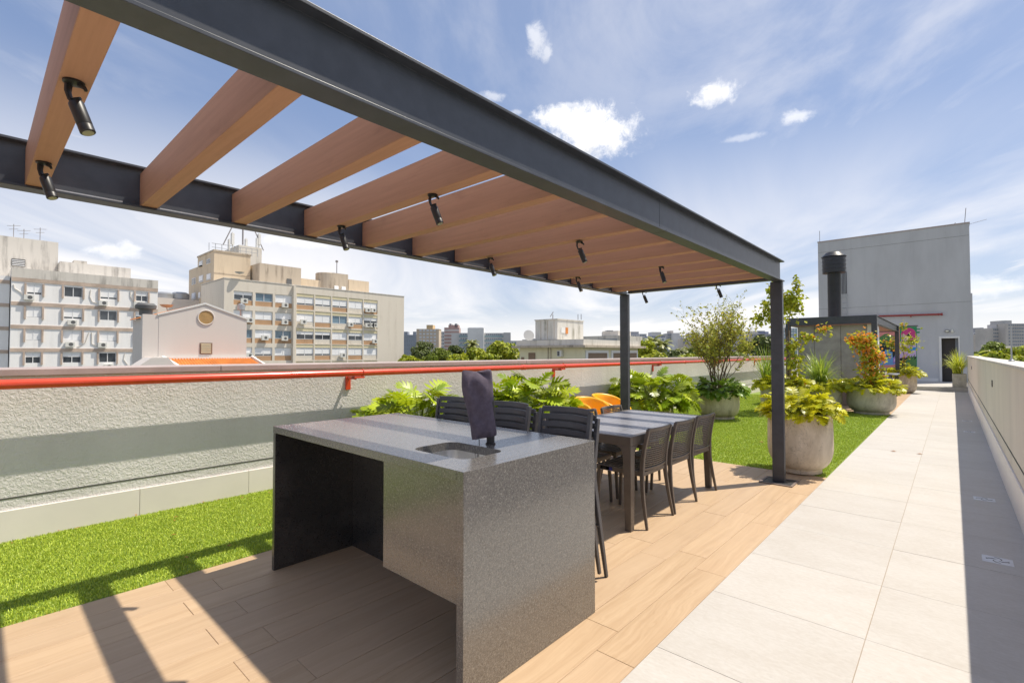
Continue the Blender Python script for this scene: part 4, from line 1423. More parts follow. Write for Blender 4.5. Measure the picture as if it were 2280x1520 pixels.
gw = thing('grill_wall', 'slate clad grill enclosure wall under the shelter', 'wall', (0, 0, 0))
MB().box(-3.28, -1.67, 15.84, 17.4, .003, 2.185).build('wall_body', M['dull_brown'], gw)
for x0, x1 in ((-3.285, -2.87), (-2.865, -2.255), (-2.25, -1.67)):
    MB().box(x0 + .002, x1 - .002, 15.815, 15.839, .55, 2.183).build('panel', M['panel_slate'], gw, bev=.003)
    MB().box(x0 + .002, x1 - .002, 15.822, 15.839, .004, .546).build('panel', M['dull_brown'], gw, bev=.003)  # lower panel row, browner and darker than the slate above
MB().box(-1.665, -1.545, 15.80, 17.3, .003, 2.185).build('white_column', M['white_paint'], gw, bev=.003)
fl = thing('flue', 'big black ventilation flue rising above the grill shelter', 'flue', (-2.50, 16.6, 2.19))
MB().lathe([(.165, 0), (.165, 1.62), (.17, 1.63)], 32).build('duct', M['flue_black'], fl, smooth=40)
MB().lathe([(.175, 1.52), (.285, 1.53), (.29, 1.56), (.29, 1.98), (.275, 2.0)], 36).build('cowl', M['flue_black'], fl, smooth=35)
for z in (1.64, 1.75, 1.86, 1.95):
    MB().lathe([(.291, z), (.298, z + .005), (.298, z + .02), (.291, z + .025)], 36).build('band', M['flue_black'], fl, smooth=35)
MB().lathe([(.27, 2.0), (.31, 2.0), (.20, 2.12), (.0, 2.13)], 36).build('cap', M['flue_black'], fl, smooth=35)
gc = thing('grill_counter', 'small dark counter inside the grill shelter', 'counter', (-1.83, 20.2, 0))
MB().box(-.18, .18, -.4, .4, .003, .90).build('cabinet', M['granite_black'], gc, bev=.005)
MB().box(-.2, .2, -.42, .42, .901, .935).build('countertop', M['granite'], gc, bev=.003)
MB().box(.181, .187, -.3, .3, .15, .8).build('door', M['pot_grey'], gc, bev=.003)
for k, (x, yy, lab) in enumerate(((-1.50, 20.45, 'slim black stool at the grill counter, nearer one'), (-1.50, 21.15, 'slim black stool at the grill counter, farther one'))):
    t = thing('stool', lab, 'stool', (x, yy, 0), .2 * k, 'stools at the grill counter')
    MB().lathe([(.0, .70), (.15, .70), (.16, .715), (.15, .735), (0, .74)], 24).build('seat', M['galvanised'], t, smooth=40)
    for q in range(4):
        a = PI / 4 + q * PI / 2
        MB().tube([(math.cos(a) * .17, math.sin(a) * .17, 0), (math.cos(a) * .11, math.sin(a) * .11, .70)], .011, 6).build('leg', M['steel_grille'], t, smooth=60)
    MB().lathe([(.135, .25), (.145, .25), (.145, .262), (.135, .262)], 20).build('foot_ring', M['steel_grille'], t, smooth=60)

# ================================================================= stair tower with mural
bd = thing('stair_tower', 'plain grey stair tower at the end of the terrace', 'building', (0, 0, 0))
BX0, BX1, BH = -5.05, .622, 7.08
DX0, DX1, DZ1 = -.365, .19, 2.08
MB().box(BX0, DX0, YBLD, YBLD + 5, .02, BH).box(DX1, BX1, YBLD, YBLD + 5, .02, BH).box(DX0, DX1, YBLD, YBLD + 5, DZ1, BH).box(DX0, DX1, YBLD + .6, YBLD + 5, .02, DZ1).build('wall', M['tower_render'], bd)
MB().box(BX1, BX1 + .05, YBLD, YBLD + 5, -.1, 4.02).build('pier', M['tower_render'], bd)
MB().box(BX0 - .02, BX1 + .02, YBLD - .02, YBLD + 5.02, BH + .001, BH + .05).build('coping', M['coping_paint'], bd)
MB().box(BX0, BX1, YBLD - .004, YBLD - .0005, 3.66, 3.668).build('joint', M['groove_dark'], bd)
MB().box(BX0, BX1, YBLD - .004, YBLD - .0005, 6.55, 6.558).build('joint', M['groove_dark'], bd)
MB().box(BX0, DX0 - .12, YBLD - .015, YBLD - .001, .151, .29).build('skirting', M['white_paint'], bd)
MB().box(DX0 - .09, DX0, YBLD - .03, YBLD + .2, .151, DZ1 + .09).box(DX1, DX1 + .05, YBLD - .03, YBLD + .2, .151, DZ1 + .09).box(DX0, DX1, YBLD - .03, YBLD + .2, DZ1, DZ1 + .09).build('door_frame', M['white_paint'], bd, bev=.004)
dr = MB().box(DX0 + .002, DX1 - .10, YBLD + .22, YBLD + .26, .16, DZ1 - .005).build('door', M['mesh_dark'], bd, bev=.004)
MB().box(DX1 - .098, DX1 - .002, YBLD + .22, YBLD + .26, .16, DZ1 - .005).build('side_light', M['city_window'], bd)
MB().tube([(DX0 + .08, YBLD + .20, 1.1), (DX0 + .18, YBLD + .20, 1.1)], .012, 8).build('handle', M['aluminium'], dr)
wn = MB().box(-4.11, -3.82, YBLD - .012, YBLD + .05, 4.33, 5.50).build('window', M['galvanised'], bd, bev=.004)
for k in range(5):
    MB().box(-4.09 + .054 * k, -4.06 + .054 * k, YBLD - .02, YBLD - .013, 4.36, 5.47).build('bar', M['black_plastic'], wn)
ld = MB().tube([(-4.05, YBLD - .12, 3.0), (-4.05, YBLD - .12, 4.35)], .018, 6).tube([(-3.83, YBLD - .12, 3.0), (-3.83, YBLD - .12, 4.35)], .018, 6)
for k in range(5):
    ld.tube([(-4.05, YBLD - .12, 3.1 + .27 * k), (-3.83, YBLD - .12, 3.1 + .27 * k)], .012, 6)
for z in (3.05, 4.28):
    ld.box(-4.07, -4.03, YBLD - .12, YBLD - .001, z, z + .03).box(-3.85, -3.81, YBLD - .12, YBLD - .001, z, z + .03)
ld.build('ladder', M['galvanised'], bd)
MB().tube([(BX0 + .07, YBLD + .1, BH + .04), (BX0 + .07, YBLD + .1, BH + .62)], .012, 6).build('rod', M['antenna_metal'], bd)
MB().tube([(.48, YBLD + .1, BH + .04), (.53, YBLD + .1, BH + .70)], .012, 6).tube([(.6, YBLD + .3, BH + .0), (1.2, YBLD + .6, BH + .18)], .008, 6).tube([(.15, YBLD + .1, BH + .04), (.18, YBLD + .1, BH + .12)], .012, 6).build('rod', M['antenna_metal'], bd)
wl = MB().box(-.24, -.10, YBLD - .07, YBLD - .001, 2.35, 2.45).build('wall_lamp', M['black_plastic'], bd, bev=.01)
MB().box(-.225, -.115, YBLD - .075, YBLD - .071, 2.365, 2.435).build('lens', M['lamp_glass'], wl)
MB().lathe([(.045, 0), (.045, .07), (.03, .09), (.02, .13), (0, .13)], 16, (.0, YBLD - .055, 2.34)).build('alarm_lamp', M['lamp_glass'], bd, smooth=40)
rp = thing('fire_pipe', 'dull red fire pipe crossing the grey stair tower wall', 'pipe', (0, YBLD - .12, 3.17))
MB().tube([(-4.4, 0, .03), (-.33, 0, -.02)], .042, 14).build('pipe', M['dull_red_paint'], rp, smooth=40)
MB().tube([(-.36, 0, -.02), (-.30, 0, -.02)], .06, 14).tube([(-.46, 0, -.02), (-.43, 0, -.02)], .055, 14).build('flange', M['dull_red_paint'], rp, smooth=40)
for x in (-3.6, -1.4):
    MB().box(x - .02, x + .02, -.02, .119, -.10, -.03).build('bracket', M['dull_red_paint'], rp)

# mural: flat paint, in layers of polygons on the wall (generic painted face)
mur_m = ['green', 'leafgreen', 'magenta', 'salmon', 'black', 'blue', 'lilac', 'cyan', 'violet', 'cream', 'white', 'rose']
MI = {n: i for i, n in enumerate(mur_m)}
mur = MB()


def paint(layer, color, poly):
    ptsw = [on_y(1880 + x / 7.125, 700 + yv / 7.125, YBLD) for x, yv in poly]
    yv = YBLD - .004 - .0012 * layer
    n = len(ptsw)
    mur.add([(p.x, yv, p.z) for p in ptsw], [tuple(range(n))], MI[color])


def arc(cx, cy, rx, ry, a0, a1, n=14):
    return [(cx + rx * math.cos(rad(a0 + (a1 - a0) * i / n)), cy + ry * math.sin(rad(a0 + (a1 - a0) * i / n))) for i in range(n + 1)]


paint(0, 'salmon', [(300, 215), (880, 200), (880, 1020), (300, 1020)])
paint(0, 'green', [(880, 195), (1150, 190), (1150, 1020), (880, 1020)])
paint(0, 'green', [(1150, 225), (1205, 222), (1205, 238), (1150, 242)])
paint(0, 'green', [(1150, 270), (1195, 268), (1195, 295), (1150, 298)])
paint(1, 'lilac', [(880, 430), (1140, 425), (1140, 670), (880, 700)])
paint(1, 'magenta', arc(1020, 330, 122, 120, 180, 360) + [(1140, 425), (898, 440)])
paint(1, 'black', [(880, 690), (1140, 665), (1140, 930), (880, 950)])
paint(2, 'cream', [(900, 330), (935, 300), (975, 330), (1030, 295), (1040, 430), (1000, 560), (900, 600)])
paint(3, 'black', [(985, 330), (1030, 295), (1040, 360), (1005, 370)])
paint(3, 'white', [(1015, 340), (1038, 300), (1040, 365)])
paint(2, 'cyan', [(1000, 540), (1135, 515), (1135, 560), (1010, 588)])
paint(2, 'rose', [(940, 600), (1000, 620), (980, 690), (930, 680)])
for k in range(5):
    x = 940 + 42 * k
    paint(2 + k % 2, 'leafgreen', [(x, 850), (x + 60, 700 - 12 * k), (x + 95, 640 - 5 * k), (x + 80, 760), (x + 40, 860)] if x < 1060 else [(x - 20, 850), (x + 20, 740), (1140, 690), (1138, 800), (x + 10, 860)])
paint(1, 'blue', [(420, 560), (775, 545), (815, 640), (830, 780), (760, 800), (420, 800)])
paint(2, 'black', [(440, 420), (540, 400), (700, 420), (790, 470), (812, 560), (800, 660), (770, 690), (760, 590), (735, 600), (715, 545), (690, 590), (655, 550), (620, 630), (600, 570), (545, 610), (430, 560)])
paint(3, 'leafgreen', [(430, 430), (540, 370), (640, 310), (720, 300), (640, 345), (740, 330), (800, 345), (730, 380), (800, 400), (720, 425), (770, 450), (660, 480), (560, 505), (430, 520)])
paint(4, 'black', [(545, 440), (640, 420), (740, 425), (640, 440)])
paint(4, 'black', [(540, 475), (620, 455), (700, 460), (610, 480)])
paint(2, 'violet', [(770, 700), (800, 665), (822, 690), (815, 760), (775, 780)])
paint(3, 'lilac', [(785, 705), (805, 690), (805, 745), (785, 755)])
paint(2, 'black', [(575, 650), (640, 640), (735, 650), (735, 662), (640, 658), (580, 668)])
paint(2, 'green', [(615, 680), (660, 662), (715, 672), (730, 690), (680, 708), (640, 700)])
paint(3, 'white', [(640, 686), (668, 673), (705, 684), (675, 697)])
paint(4, 'black', arc(672, 684, 11, 9, 0, 330, 8))
paint(2, 'violet', [(575, 685), (620, 690), (645, 715), (610, 730), (605, 765), (575, 740)])
mo = mur.build('mural', [M['mural_' + n] for n in mur_m], bd, label='colourful painted face mural with green hair and pink circle')
MB().box(on_y(2008, 726, YBLD).x, on_y(2044, 726, YBLD).x, YBLD - .03, YBLD - .002, 2.66, 2.69).build('drip_rail', M['steel_grille'], bd)

# ================================================================= the city beyond: ground
structure('city_ground', MB().add([(-2500, -1500, -14.02), (2500, -1500, -14.02), (2500, 3500, -14.02), (-2500, 3500, -14.02)], [(0, 1, 2, 3)]), M['city_ground_mat'])


def zx(px, py, X):
    p = on_x(px, py, X)
    return p.y, p.z


def window_x(parent, X, ya, yb, za, zb, kind, mats=('sash_white', 'pane_dark', 'shutter_white'), depth=.12, r=random, frame=.07, drop=None):
    """window in a wall facing +x: frame (part) with pane and shutter (sub-parts)"""
    f = MB()
    f.box(X - depth, X + .03, ya, yb, za, za + frame).box(X - depth, X + .03, ya, yb, zb - frame, zb)
    f.box(X - depth, X + .03, ya, ya + frame, za + frame, zb - frame).box(X - depth, X + .03, yb - frame, yb, za + frame, zb - frame)
    ym = (ya + yb) / 2
    f.box(X - depth * .6, X + .0, ym - .04, ym + .04, za + frame, zb - frame)
    fo = f.build('window', M[mats[0]], parent)
    k = {'open': 0.0, 'half': .4, 'most': .82, 'shut': .97}[kind] if drop is None else drop
    zs = zb - frame - (zb - za - 2 * frame) * k
    if k < .96:
        MB().box(X - depth * .95, X - depth * .6, ya + frame, yb - frame, za + frame, zs).build('pane', M[mats[1]], fo)
    if k > .02:
        sh = MB().box(X - depth * .8, X - depth * .2, ya + frame, yb - frame, zs, zb - frame)
        sh.build('shutter', M[mats[2]], fo)
    return fo


def ac_x(parent, X, y, z, w=.85, h=.6):
    a = MB().box(X + .05, X + .38, y - w / 2, y + w / 2, z, z + h).box(X - .01, X + .05, y - w * .35, y - w * .28, z - .03, z + .03).box(X - .01, X + .05, y + w * .28, y + w * .35, z - .03, z + .03).build('air_conditioner', M['ac_white'], parent)
    pts = [(X + .382, y + .08 + .22 * math.cos(t), z + h / 2 + .22 * math.sin(t)) for t in np.linspace(0, 2 * PI, 12, endpoint=False)]
    MB().add(pts, [tuple(range(12))]).build('fan', M['ac_fan'], a)
    return a


def wall_holes_x(mb, X0, X1, ya, yb, za, zb, holes, mi=0):
    """front wall slab facing +x with rectangular holes given as a grid of columns and rows"""
    ys = sorted({ya, yb, *[h[0] for h in holes], *[h[1] for h in holes]})
    zs = sorted({za, zb, *[h[2] for h in holes], *[h[3] for h in holes]})
    for i in range(len(ys) - 1):
        run = None
        for j in range(len(zs) - 1):
            yc, zc = (ys[i] + ys[i + 1]) / 2, (zs[j] + zs[j + 1]) / 2
            inside = any(h[0] < yc < h[1] and h[2] < zc < h[3] for h in holes)
            if not inside:
                run = [zs[j], zs[j + 1]] if run is None else [run[0], zs[j + 1]]
            if inside or j == len(zs) - 2:
                if run:
                    mb.box(X0, X1, ys[i], ys[i + 1], run[0], run[1], mi)
                run = None
    return mb


# --- white apartment block on the left
WX = -80.0
wb = thing('apartment_block', 'white apartment block with taupe bands and stained parapet', 'building', (0, 0, 0))
wya, wyb = 2.83, 16.70
wcols = [(3.90, 5.55), (7.12, 9.16), (10.50, 12.56), (14.13, 15.76)]
ztops = [9.60, 6.90, 4.22, 1.54, -1.15, -3.85]
holes = [(a + .15, b - .15, z - 1.32, z - .05) for a, b in wcols for z in ztops]
wmb = MB()
wall_holes_x(wmb, WX - .3, WX, wya, wyb, -14, 11.25, holes)
wmb.box(WX - 12, WX - .3, wya, wyb, -14, 10.2)
wmb.build('wall', M['facade_white'], wb)
MB().box(WX - .001, WX + .05, wya - .02, wyb + .02, 10.16, 11.26).box(WX - 12, WX - .002, wya - .02, wya + .25, 10.16, 11.26).box(WX - 12, WX - .002, wyb - .25, wyb + .02, 10.16, 11.26).build('parapet', M['facade_grime'], wb)
for z in (9.72, 6.95, 4.27, 1.58, -1.1, -3.8):
    MB().box(WX - .001, WX + .07, wya - .015, wyb + .015, z, z + .42).build('band', M['band_taupe'], wb)
kinds = [['most', 'open', 'most', 'half'], ['shut', 'most', 'open', 'half'], ['shut', 'shut', 'shut', 'open'], ['half', 'half', 'open', 'shut'], ['shut'] * 4, ['shut'] * 4]
for j, z in enumerate(ztops):
    for i, (a, b) in enumerate(wcols):
        MB().box(WX - .001, WX + .16, a - .02, a + .15, z - 1.5, z - .01).build('surround', M['band_taupe'], wb)
        MB().box(WX - .001, WX + .16, b - .15, b + .02, z - 1.5, z - .01).build('surround', M['band_taupe'], wb)
        window_x(wb, WX - .05, a + .16, b - .16, z - 1.315, z - .055, kinds[j][i])
for (px_, py_) in ((64, 662), (229, 674), (306, 676), (160, 717), (155, 766), (227, 767), (240, 815)):
    y_, z_ = zx(px_, py_ + 6, WX)
    ac_x(wb, WX, y_, z_)
for pth in ([(30, 633), (32, 642), (45, 650), (55, 660)], [(202, 645), (200, 660), (205, 672), (216, 675)], [(290, 648), (290, 660), (297, 672)], [(198, 740), (190, 762), (178, 770), (172, 772)], [(204, 740), (204, 765), (215, 770)], [(278, 786), (275, 800), (284, 812)]):
    MB().tube([(WX + .04, *zx(a, b, WX)) for a, b in pth], .05, 4).build('cable', M['ac_fan'] if False else M['facade_grime'], wb)
up = MB().box(WX - 10, WX - 6, -4.0, 7.2, 10.2, 15.78).build('lift_house', M['facade_grime'], wb)
MB().box(WX - 6.02, WX - 5.94, 3.0, 4.2, 12.2, 13.1).build('vent', M['ac_fan'], up)
for k in range(4):
    MB().box(WX - 5.95, WX - 5.90, 3.05, 4.15, 12.28 + .2 * k, 12.36 + .2 * k).build('louvre', M['sash_white'], up)
MB().box(WX - 9, WX - 4, 7.22, 14.42, 10.2, 13.1).box(WX - 8.5, WX - 4.5, 8.6, 9.9, 13.1, 13.5).build('roof_block', M['facade_grime'], wb)
for (px_, y0_, y1_) in ((30, 527, 499), (53, 528, 510), (89, 533, 507)):
    a = on_x(px_, y0_, WX - 7)
    b = on_x(px_, y1_, WX - 7)
    MB().tube([(WX - 7, a.y, a.z - .5), (WX - 7, a.y, b.z)], .05, 4).tube([(WX - 7, a.y - .6, b.z - .3), (WX - 7, a.y + .6, b.z - .1)], .03, 4).tube([(WX - 7, a.y - .4, b.z - .7), (WX - 7, a.y + .4, b.z - .55)], .03, 4).build('antenna', M['antenna_metal'], wb)

wn_ = thing('apartment_block', 'white building cut off by the left edge of the photo', 'building', (0, 0, 0))
MB().box(WX - 14, WX - 1.5, -16, 2.75, -14, 10.4).build('wall', M['facade_white'], wn_)
for k in range(4):
    MB().box(WX - 1.501, WX - 1.43, -16, 2.75, 9.5 - 2.7 * k, 9.9 - 2.7 * k).build('band', M['band_taupe'], wn_)

# plain grey block between
gb = thing('apartment_block', 'pale block with roof fans behind the gabled house', 'building', (0, 0, 0))
ya_, z1_ = zx(352, 662, -92)
yb_, _ = zx(424, 662, -92)
MB().box(-104, -92, ya_ - 2, yb_ + 3, -14, z1_).build('wall', M['facade_grey'], gb)
for px_ in (366, 401):
    p = on_x(px_, 658, -94)
    MB().lathe([(1.3, -.6), (1.3, .25), (.9, .5), (0, .5)], 20, (-94, p.y, p.z)).build('roof_fan', M['galvanised'], gb, smooth=40)

# --- tan apartment block
TXp = -77.0
ta = thing('apartment_block', 'long tan apartment block with brown spandrels and air conditioners', 'building', (0, 0, 0))
tya, tyb, tz = 23.9, 54.65, 12.1
LC = [(25.15, 27.74), (28.10, 30.63), (30.98, 33.55)]
RC = [(34.26, 37.11), (37.29, 40.04), (40.26, 43.0), (43.23, 45.96), (46.17, 48.91)]
lrows = [10.46, 7.70, 4.93, 2.30, -.45]
rrows = [10.92, 8.20, 5.43, 2.81, .10]
holes = [(a, b, z - 2.0, z) for a, b in LC for z in lrows] + [(a, b, z - 2.5, z) for a, b in RC for z in rrows]
tmb = MB()
wall_holes_x(tmb, TXp - .45, TXp, tya, tyb, -14, tz, holes)
TDX = on_y(448, 640, tya).x
tmb.box(TDX, TXp - .45, tya, tyb, -14, tz - .05)
tmb.build('wall', M['facade_tan'], ta)
MB().box(TXp - .001, TXp + .5, 33.58, 33.95, -14, tz - .1).build('fin', M['facade_tan'], ta)
MB().box(TDX, TXp + .06, tya - .05, tyb + .05, tz + .001, tz + .12).build('coping', M['facade_grime'], ta)
lk = [['half', 'open', 'shut'], ['shut', 'shut', 'most'], ['open', 'shut', 'open'], ['shut', 'most', 'shut'], ['shut'] * 3]
rk = [['most', 'most', 'most', 'shut', 'most'], ['shut', 'shut', 'open', 'most', 'half'], ['half', 'half', 'shut', 'half', 'shut'], ['most', 'most', 'shut', 'shut', 'shut'], ['shut'] * 5]
br = [[1, 0, 1, 0, 1], [0, 1, 0, 1, 0], [1, 0, 1, 0, 1], [0, 1, 0, 1, 0], [1, 0, 1, 0, 1]]
for j, z in enumerate(lrows):
    for i, (a, b) in enumerate(LC):
        window_x(ta, TXp - .12, a + .03, b - .03, z - 1.27, z - .02, lk[j][i], ('sash_white', 'pane_blue' if lk[j][i] == 'open' else 'pane_dark', 'shutter_white'), frame=.06)
        MB().box(TXp - .35, TXp - .1, a + .01, b - .01, z - 1.98, z - 1.28).build('spandrel', M['spandrel_brown'], ta)
for j, z in enumerate(rrows):
    for i, (a, b) in enumerate(RC):
        MB().box(TXp - .3, TXp - .06, a + .01, b - .01, z - .48, z - .01).build('lintel', M['lintel_yellow'], ta)
        window_x(ta, TXp - .12, a + .03, b - .03, z - 1.78, z - .49, rk[j][i], ('sash_white', 'pane_blue' if rk[j][i] == 'open' else 'pane_dark', 'shutter_white'), frame=.06)
        MB().box(TXp - .35, TXp - .1, a + .01, b - .01, z - 2.48, z - 1.79).build('spandrel', M['spandrel_brown'] if br[j][i] else M['facade_tan'], ta)
z2 = lambda x, yv: (400 + x / 4.342, 490 + yv / 4.342)
for q in ((618, 805), (1012, 845), (672, 990), (1010, 1008), (1190, 1005), (1645, 1030), (1812, 890), (1868, 892), (1810, 1035), (1880, 1035), (1880, 1190), (818, 1160), (1008, 1165), (1572, 1325), (668, 1330), (1848, 1035)):
    y_, z_ = zx(*z2(*q), TXp)
    ac_x(ta, TXp, y_, z_, .95, .72)
# lower side return and taller rear wing
RWX0, RWX1 = on_y(421, 600, 24.9).x, on_y(440, 600, 24.9).x
rw = MB().box(RWX1, -85, 24.9, 30.2, -14, 17.3).build('rear_wing', M['facade_buff'], ta)
MB().box(RWX1 - .1, -84.9, 24.8, 30.3, 17.3, 17.55).build('cornice', M['facade_dirty'], rw)
MB().box(-84.999, -84.95, 24.9, 30.2, 13.9, 14.0).build('ledge', M['facade_dirty'], rw)
zl = on_y(430, 598, 24.9).z
MB().box(RWX0, RWX1 - .001, 24.9, 30.2, -14, zl).build('rear_wing', M['facade_buff'], ta)
for (a_, b_, c_, d_, sh_) in ((444, 452, 580, 594, 1), (461, 469, 575, 589, 0), (428, 436, 618, 635, 0), (444, 453, 612, 630, 1), (461, 470, 608, 625, 1), (428, 436, 651, 668, 1), (443, 447, 650, 665, 1)):
    p0, p1 = on_y(a_, d_, 24.9), on_y(b_, c_, 24.9)
    fo = MB().box(p0.x, p1.x, 24.80, 24.93, p0.z, p1.z).build('window', M['sash_white'], ta)
    w_ = (p1.x - p0.x)
    MB().box(p0.x + w_ * .08, p1.x - w_ * .08, 24.76, 24.798, p0.z + .1, p1.z - .1 - (.8 if sh_ else .0)).build('pane', M['pane_dark'], fo)
    if sh_:
        MB().box(p0.x + w_ * .08, p1.x - w_ * .08, 24.76, 24.798, p1.z - .89, p1.z - .1).build('shutter', M['shutter_white'], fo)
# telecom tower block
tq0, tq1 = on_x(532, 545, -92), on_x(583, 545, -92)
tw = MB().box(-100, -92, tq0.y, tq1.y, -14, tq0.z).build('tower_block', M['tank_concrete'], ta)
for k, (px_, ytop, rr) in enumerate(((518, 517, .22), (548, 530, .16), (577, 519, .2), (510, 531, .12), (572, 528, .12))):
    p = on_x(px_, ytop, -95)
    MB().tube([(-95, p.y, 17), (-95, p.y, p.z)], rr * .45, 6).box(-95.3, -94.7, p.y - rr, p.y + rr, p.z - 2.2, p.z - .2).build('mast', M['white_paint'], tw)
pm = on_x(541, 505, -95)
MB().tube([(-95, pm.y, 21), (-95, pm.y, pm.z + 6)], .14, 6).tube([(-95, pm.y - 3.2, 20.5), (-95, pm.y, pm.z + 4)], .10, 5).tube([(-95, pm.y + 3.6, 20.5), (-95, pm.y, pm.z + 4)], .10, 5).build('lattice_mast', M['antenna_metal'], tw)
ra = MB()
for k in range(9):
    yq = 30.2 - .0 + .9 * k - 8
    ra.tube([(-86.1, yq + 2.3, 17.5), (-86.1, yq + 2.3, 18.7)], .05, 4)
ra.tube([(-86.1, 24.9, 18.7), (-86.1, 31.7, 18.7)], .05, 4).tube([(-86.1, 24.9, 18.1), (-86.1, 31.7, 18.1)], .04, 4)
ra.build('railing', M['galvanised'], rw)
MB().box(-90, -82, 30.5, 37.2, 11.8, 15.85).build('roof_house', M['facade_dirty'], ta)
MB().box(-81.99, -81.9, 34.8, 35.6, 11.9, 13.8).build('doorway', M['ac_fan'], ta)
MB().box(-90, -83, 37.3, 46, 11.8, 14.3).build('roof_house', M['facade_buff'], ta)
MB().lathe([(2.0, 11.8), (2.0, 15.7), (1.9, 15.8), (0, 15.8)], 24, (-84, 42.9, 0)).box(-88, -82, 42.9, 45.9, 11.8, 15.8).build('roof_house', M['facade_dirty'], ta)
MB().box(-88, -82, 46, 50.2, 11.8, 14.95).build('roof_house', M['facade_buff'], ta)
for yq in (43.2, 44.6):
    MB().box(-81.99, -81.9, yq, yq + .8, 12.6, 13.5).build('pane', M['shutter_white'], ta)
p = on_x(750, 585, -84)
MB().tube([(-84, p.y, 15.6), (-84, p.y, p.z)], .07, 6).lathe([(.0, 0), (.25, .1), (.25, .4), (0, .5)], 10, (-84, p.y, p.z)).build('mast', M['antenna_metal'], ta)
p = on_x(521, 614, -79)
MB().lathe([(.0, 0), (.45, .12), (.65, .3)], 16, (-76.8, p.y, p.z)).build('dish', M['dish_grey'], ta, smooth=60)

# --- gabled house, nearer
HX = -45.0
hs = thing('gabled_house', 'grey gabled house with orange tile roof and round wooden window', 'house', (0, 0, 0))
hy0, hy1, hpk = 9.5, 15.75, 12.6
gab = [(hy0, -14), (hy1, -14), (hy1, 4.28), (hpk + 1.2, 4.98), (hpk, 5.32), (hpk - 1.2, 5.0), (hy0, 4.31)]
MB().prism(gab, 'x', HX - 9, HX).build('wall', M['facade_grey'], hs)
rt = MB()
for s, (ya2, za2, yb2, zb2) in enumerate(((hpk, 5.42, hy0 - .25, 4.32), (hpk, 5.42, hy1 + .25, 4.30))):
    n = 34
    vs, fs = [], []
    for k in range(n + 1):
        x = HX - .35 - 8.6 * k / n
        dz = .06 * math.sin(k * PI)
        for u in (0, 1):
            vs.append((x, ya2 + (yb2 - ya2) * u, za2 + (zb2 - za2) * u + (.09 if k % 2 else 0)))
    fs = [(2 * k, 2 * k + 1, 2 * k + 3, 2 * k + 2) for k in range(n)]
    rt.add(vs, fs)
rt.build('roof', M['roof_orange'], hs)
MB().prism([(hy0 - .1, 4.30), (hpk, 5.36), (hy1 + .1, 4.27), (hy1 + .1, 4.40), (hpk, 5.52), (hy0 - .1, 4.43)], 'x', HX - .3, HX + .06).build('verge', M['white_paint'], hs)
pts = [(HX + .03, 12.66 + .56 * math.cos(t), 4.31 + .56 * math.sin(t)) for t in np.linspace(0, 2 * PI, 28, endpoint=False)]
rwn = MB().add(pts, [tuple(range(28))]).build('window', M['wood_round'], hs)
MB().tube([(HX + .03, 12.66 + .58 * math.cos(t), 4.31 + .58 * math.sin(t)) for t in np.linspace(0, 2 * PI, 28)], .05, 6).build('frame', M['facade_grey'], rwn)
vn = MB().box(HX - .02, HX + .04, 12.25, 13.14, 1.34, 2.26).build('vent', M['shutter_brown'], hs)
for k in range(5):
    MB().box(HX + .041, HX + .10, 12.33, 13.02, 1.44 + .16 * k, 1.53 + .16 * k).build('louvre', M['facade_cream'], vn)
MB().box(HX - .5, HX - .02, 8.49, hy0 - .001, -14, 4.36).build('side_wing', M['facade_grey'], hs)
fu = on_x(329, 692, HX)
MB().lathe([(.42, -.5), (.42, -.1), (.65, .0), (.68, .25), (.5, .42), (0, .45)], 18, (HX - .6, fu.y, 4.8)).build('chimney_cowl', M['ac_fan'], hs, smooth=40)
p = on_x(371, 685, HX - 4)
MB().lathe([(0, 0), (.35, .08), (.5, .25)], 16, (HX - 4, p.y, p.z)).tube([(HX - 4, p.y, p.z), (HX - 4, p.y + .2, p.z - .8)], .04, 5).build('dish', M['dish_grey'], hs, smooth=60)
p = on_x(537, 690, HX - 1)
MB().tube([(HX - 1, p.y, 4.2), (HX - 1, p.y, p.z + .3)], .10, 8).lathe([(.3, 0), (.3, .45), (.0, .6)], 12, (HX - 1, p.y, p.z)).build('roof_vent', M['galvanised'], hs)
# lower lean-to roof of the house in front of the gable wall
lo = MB()
n = 64
vs = []
for k in range(n + 1):
    yq = 9.9 + 6.2 * k / n
    for u in (0, 1):
        sl_ = .0 if u == 0 else .35 * (k / n - .45)
        vs.append((HX + .1 + 2.6 * u, yq + sl_, .98 - .75 * u + (.08 if k % 2 else 0)))
lo.add(vs, [(2 * k, 2 * k + 1, 2 * k + 3, 2 * k + 2) for k in range(n)])
lo.build('lower_roof', M['roof_orange'], hs)
MB().box(HX + .001, HX + .2, 9.2, 16.5, .92, 1.12).tube([(HX + .1, 16.15, 1.12), (HX + 2.8, 16.6, .2)], .12, 4).tube([(HX + .1, 9.75, 1.12), (HX + 2.8, 10.5, .2)], .14, 4).build('verge', M['white_paint'], hs)
MB().box(HX + .05, HX + 2.6, 9.4, 16.6, -14, .1).build('lower_wall', M['facade_grey'], hs)
MB().prism([(7.0, -.2), (8.6, 1.1), (9.6, 1.1), (10.6, -.2)], 'x', HX - .2, HX + 2.4).build('hip', M['facade_grey'], hs)

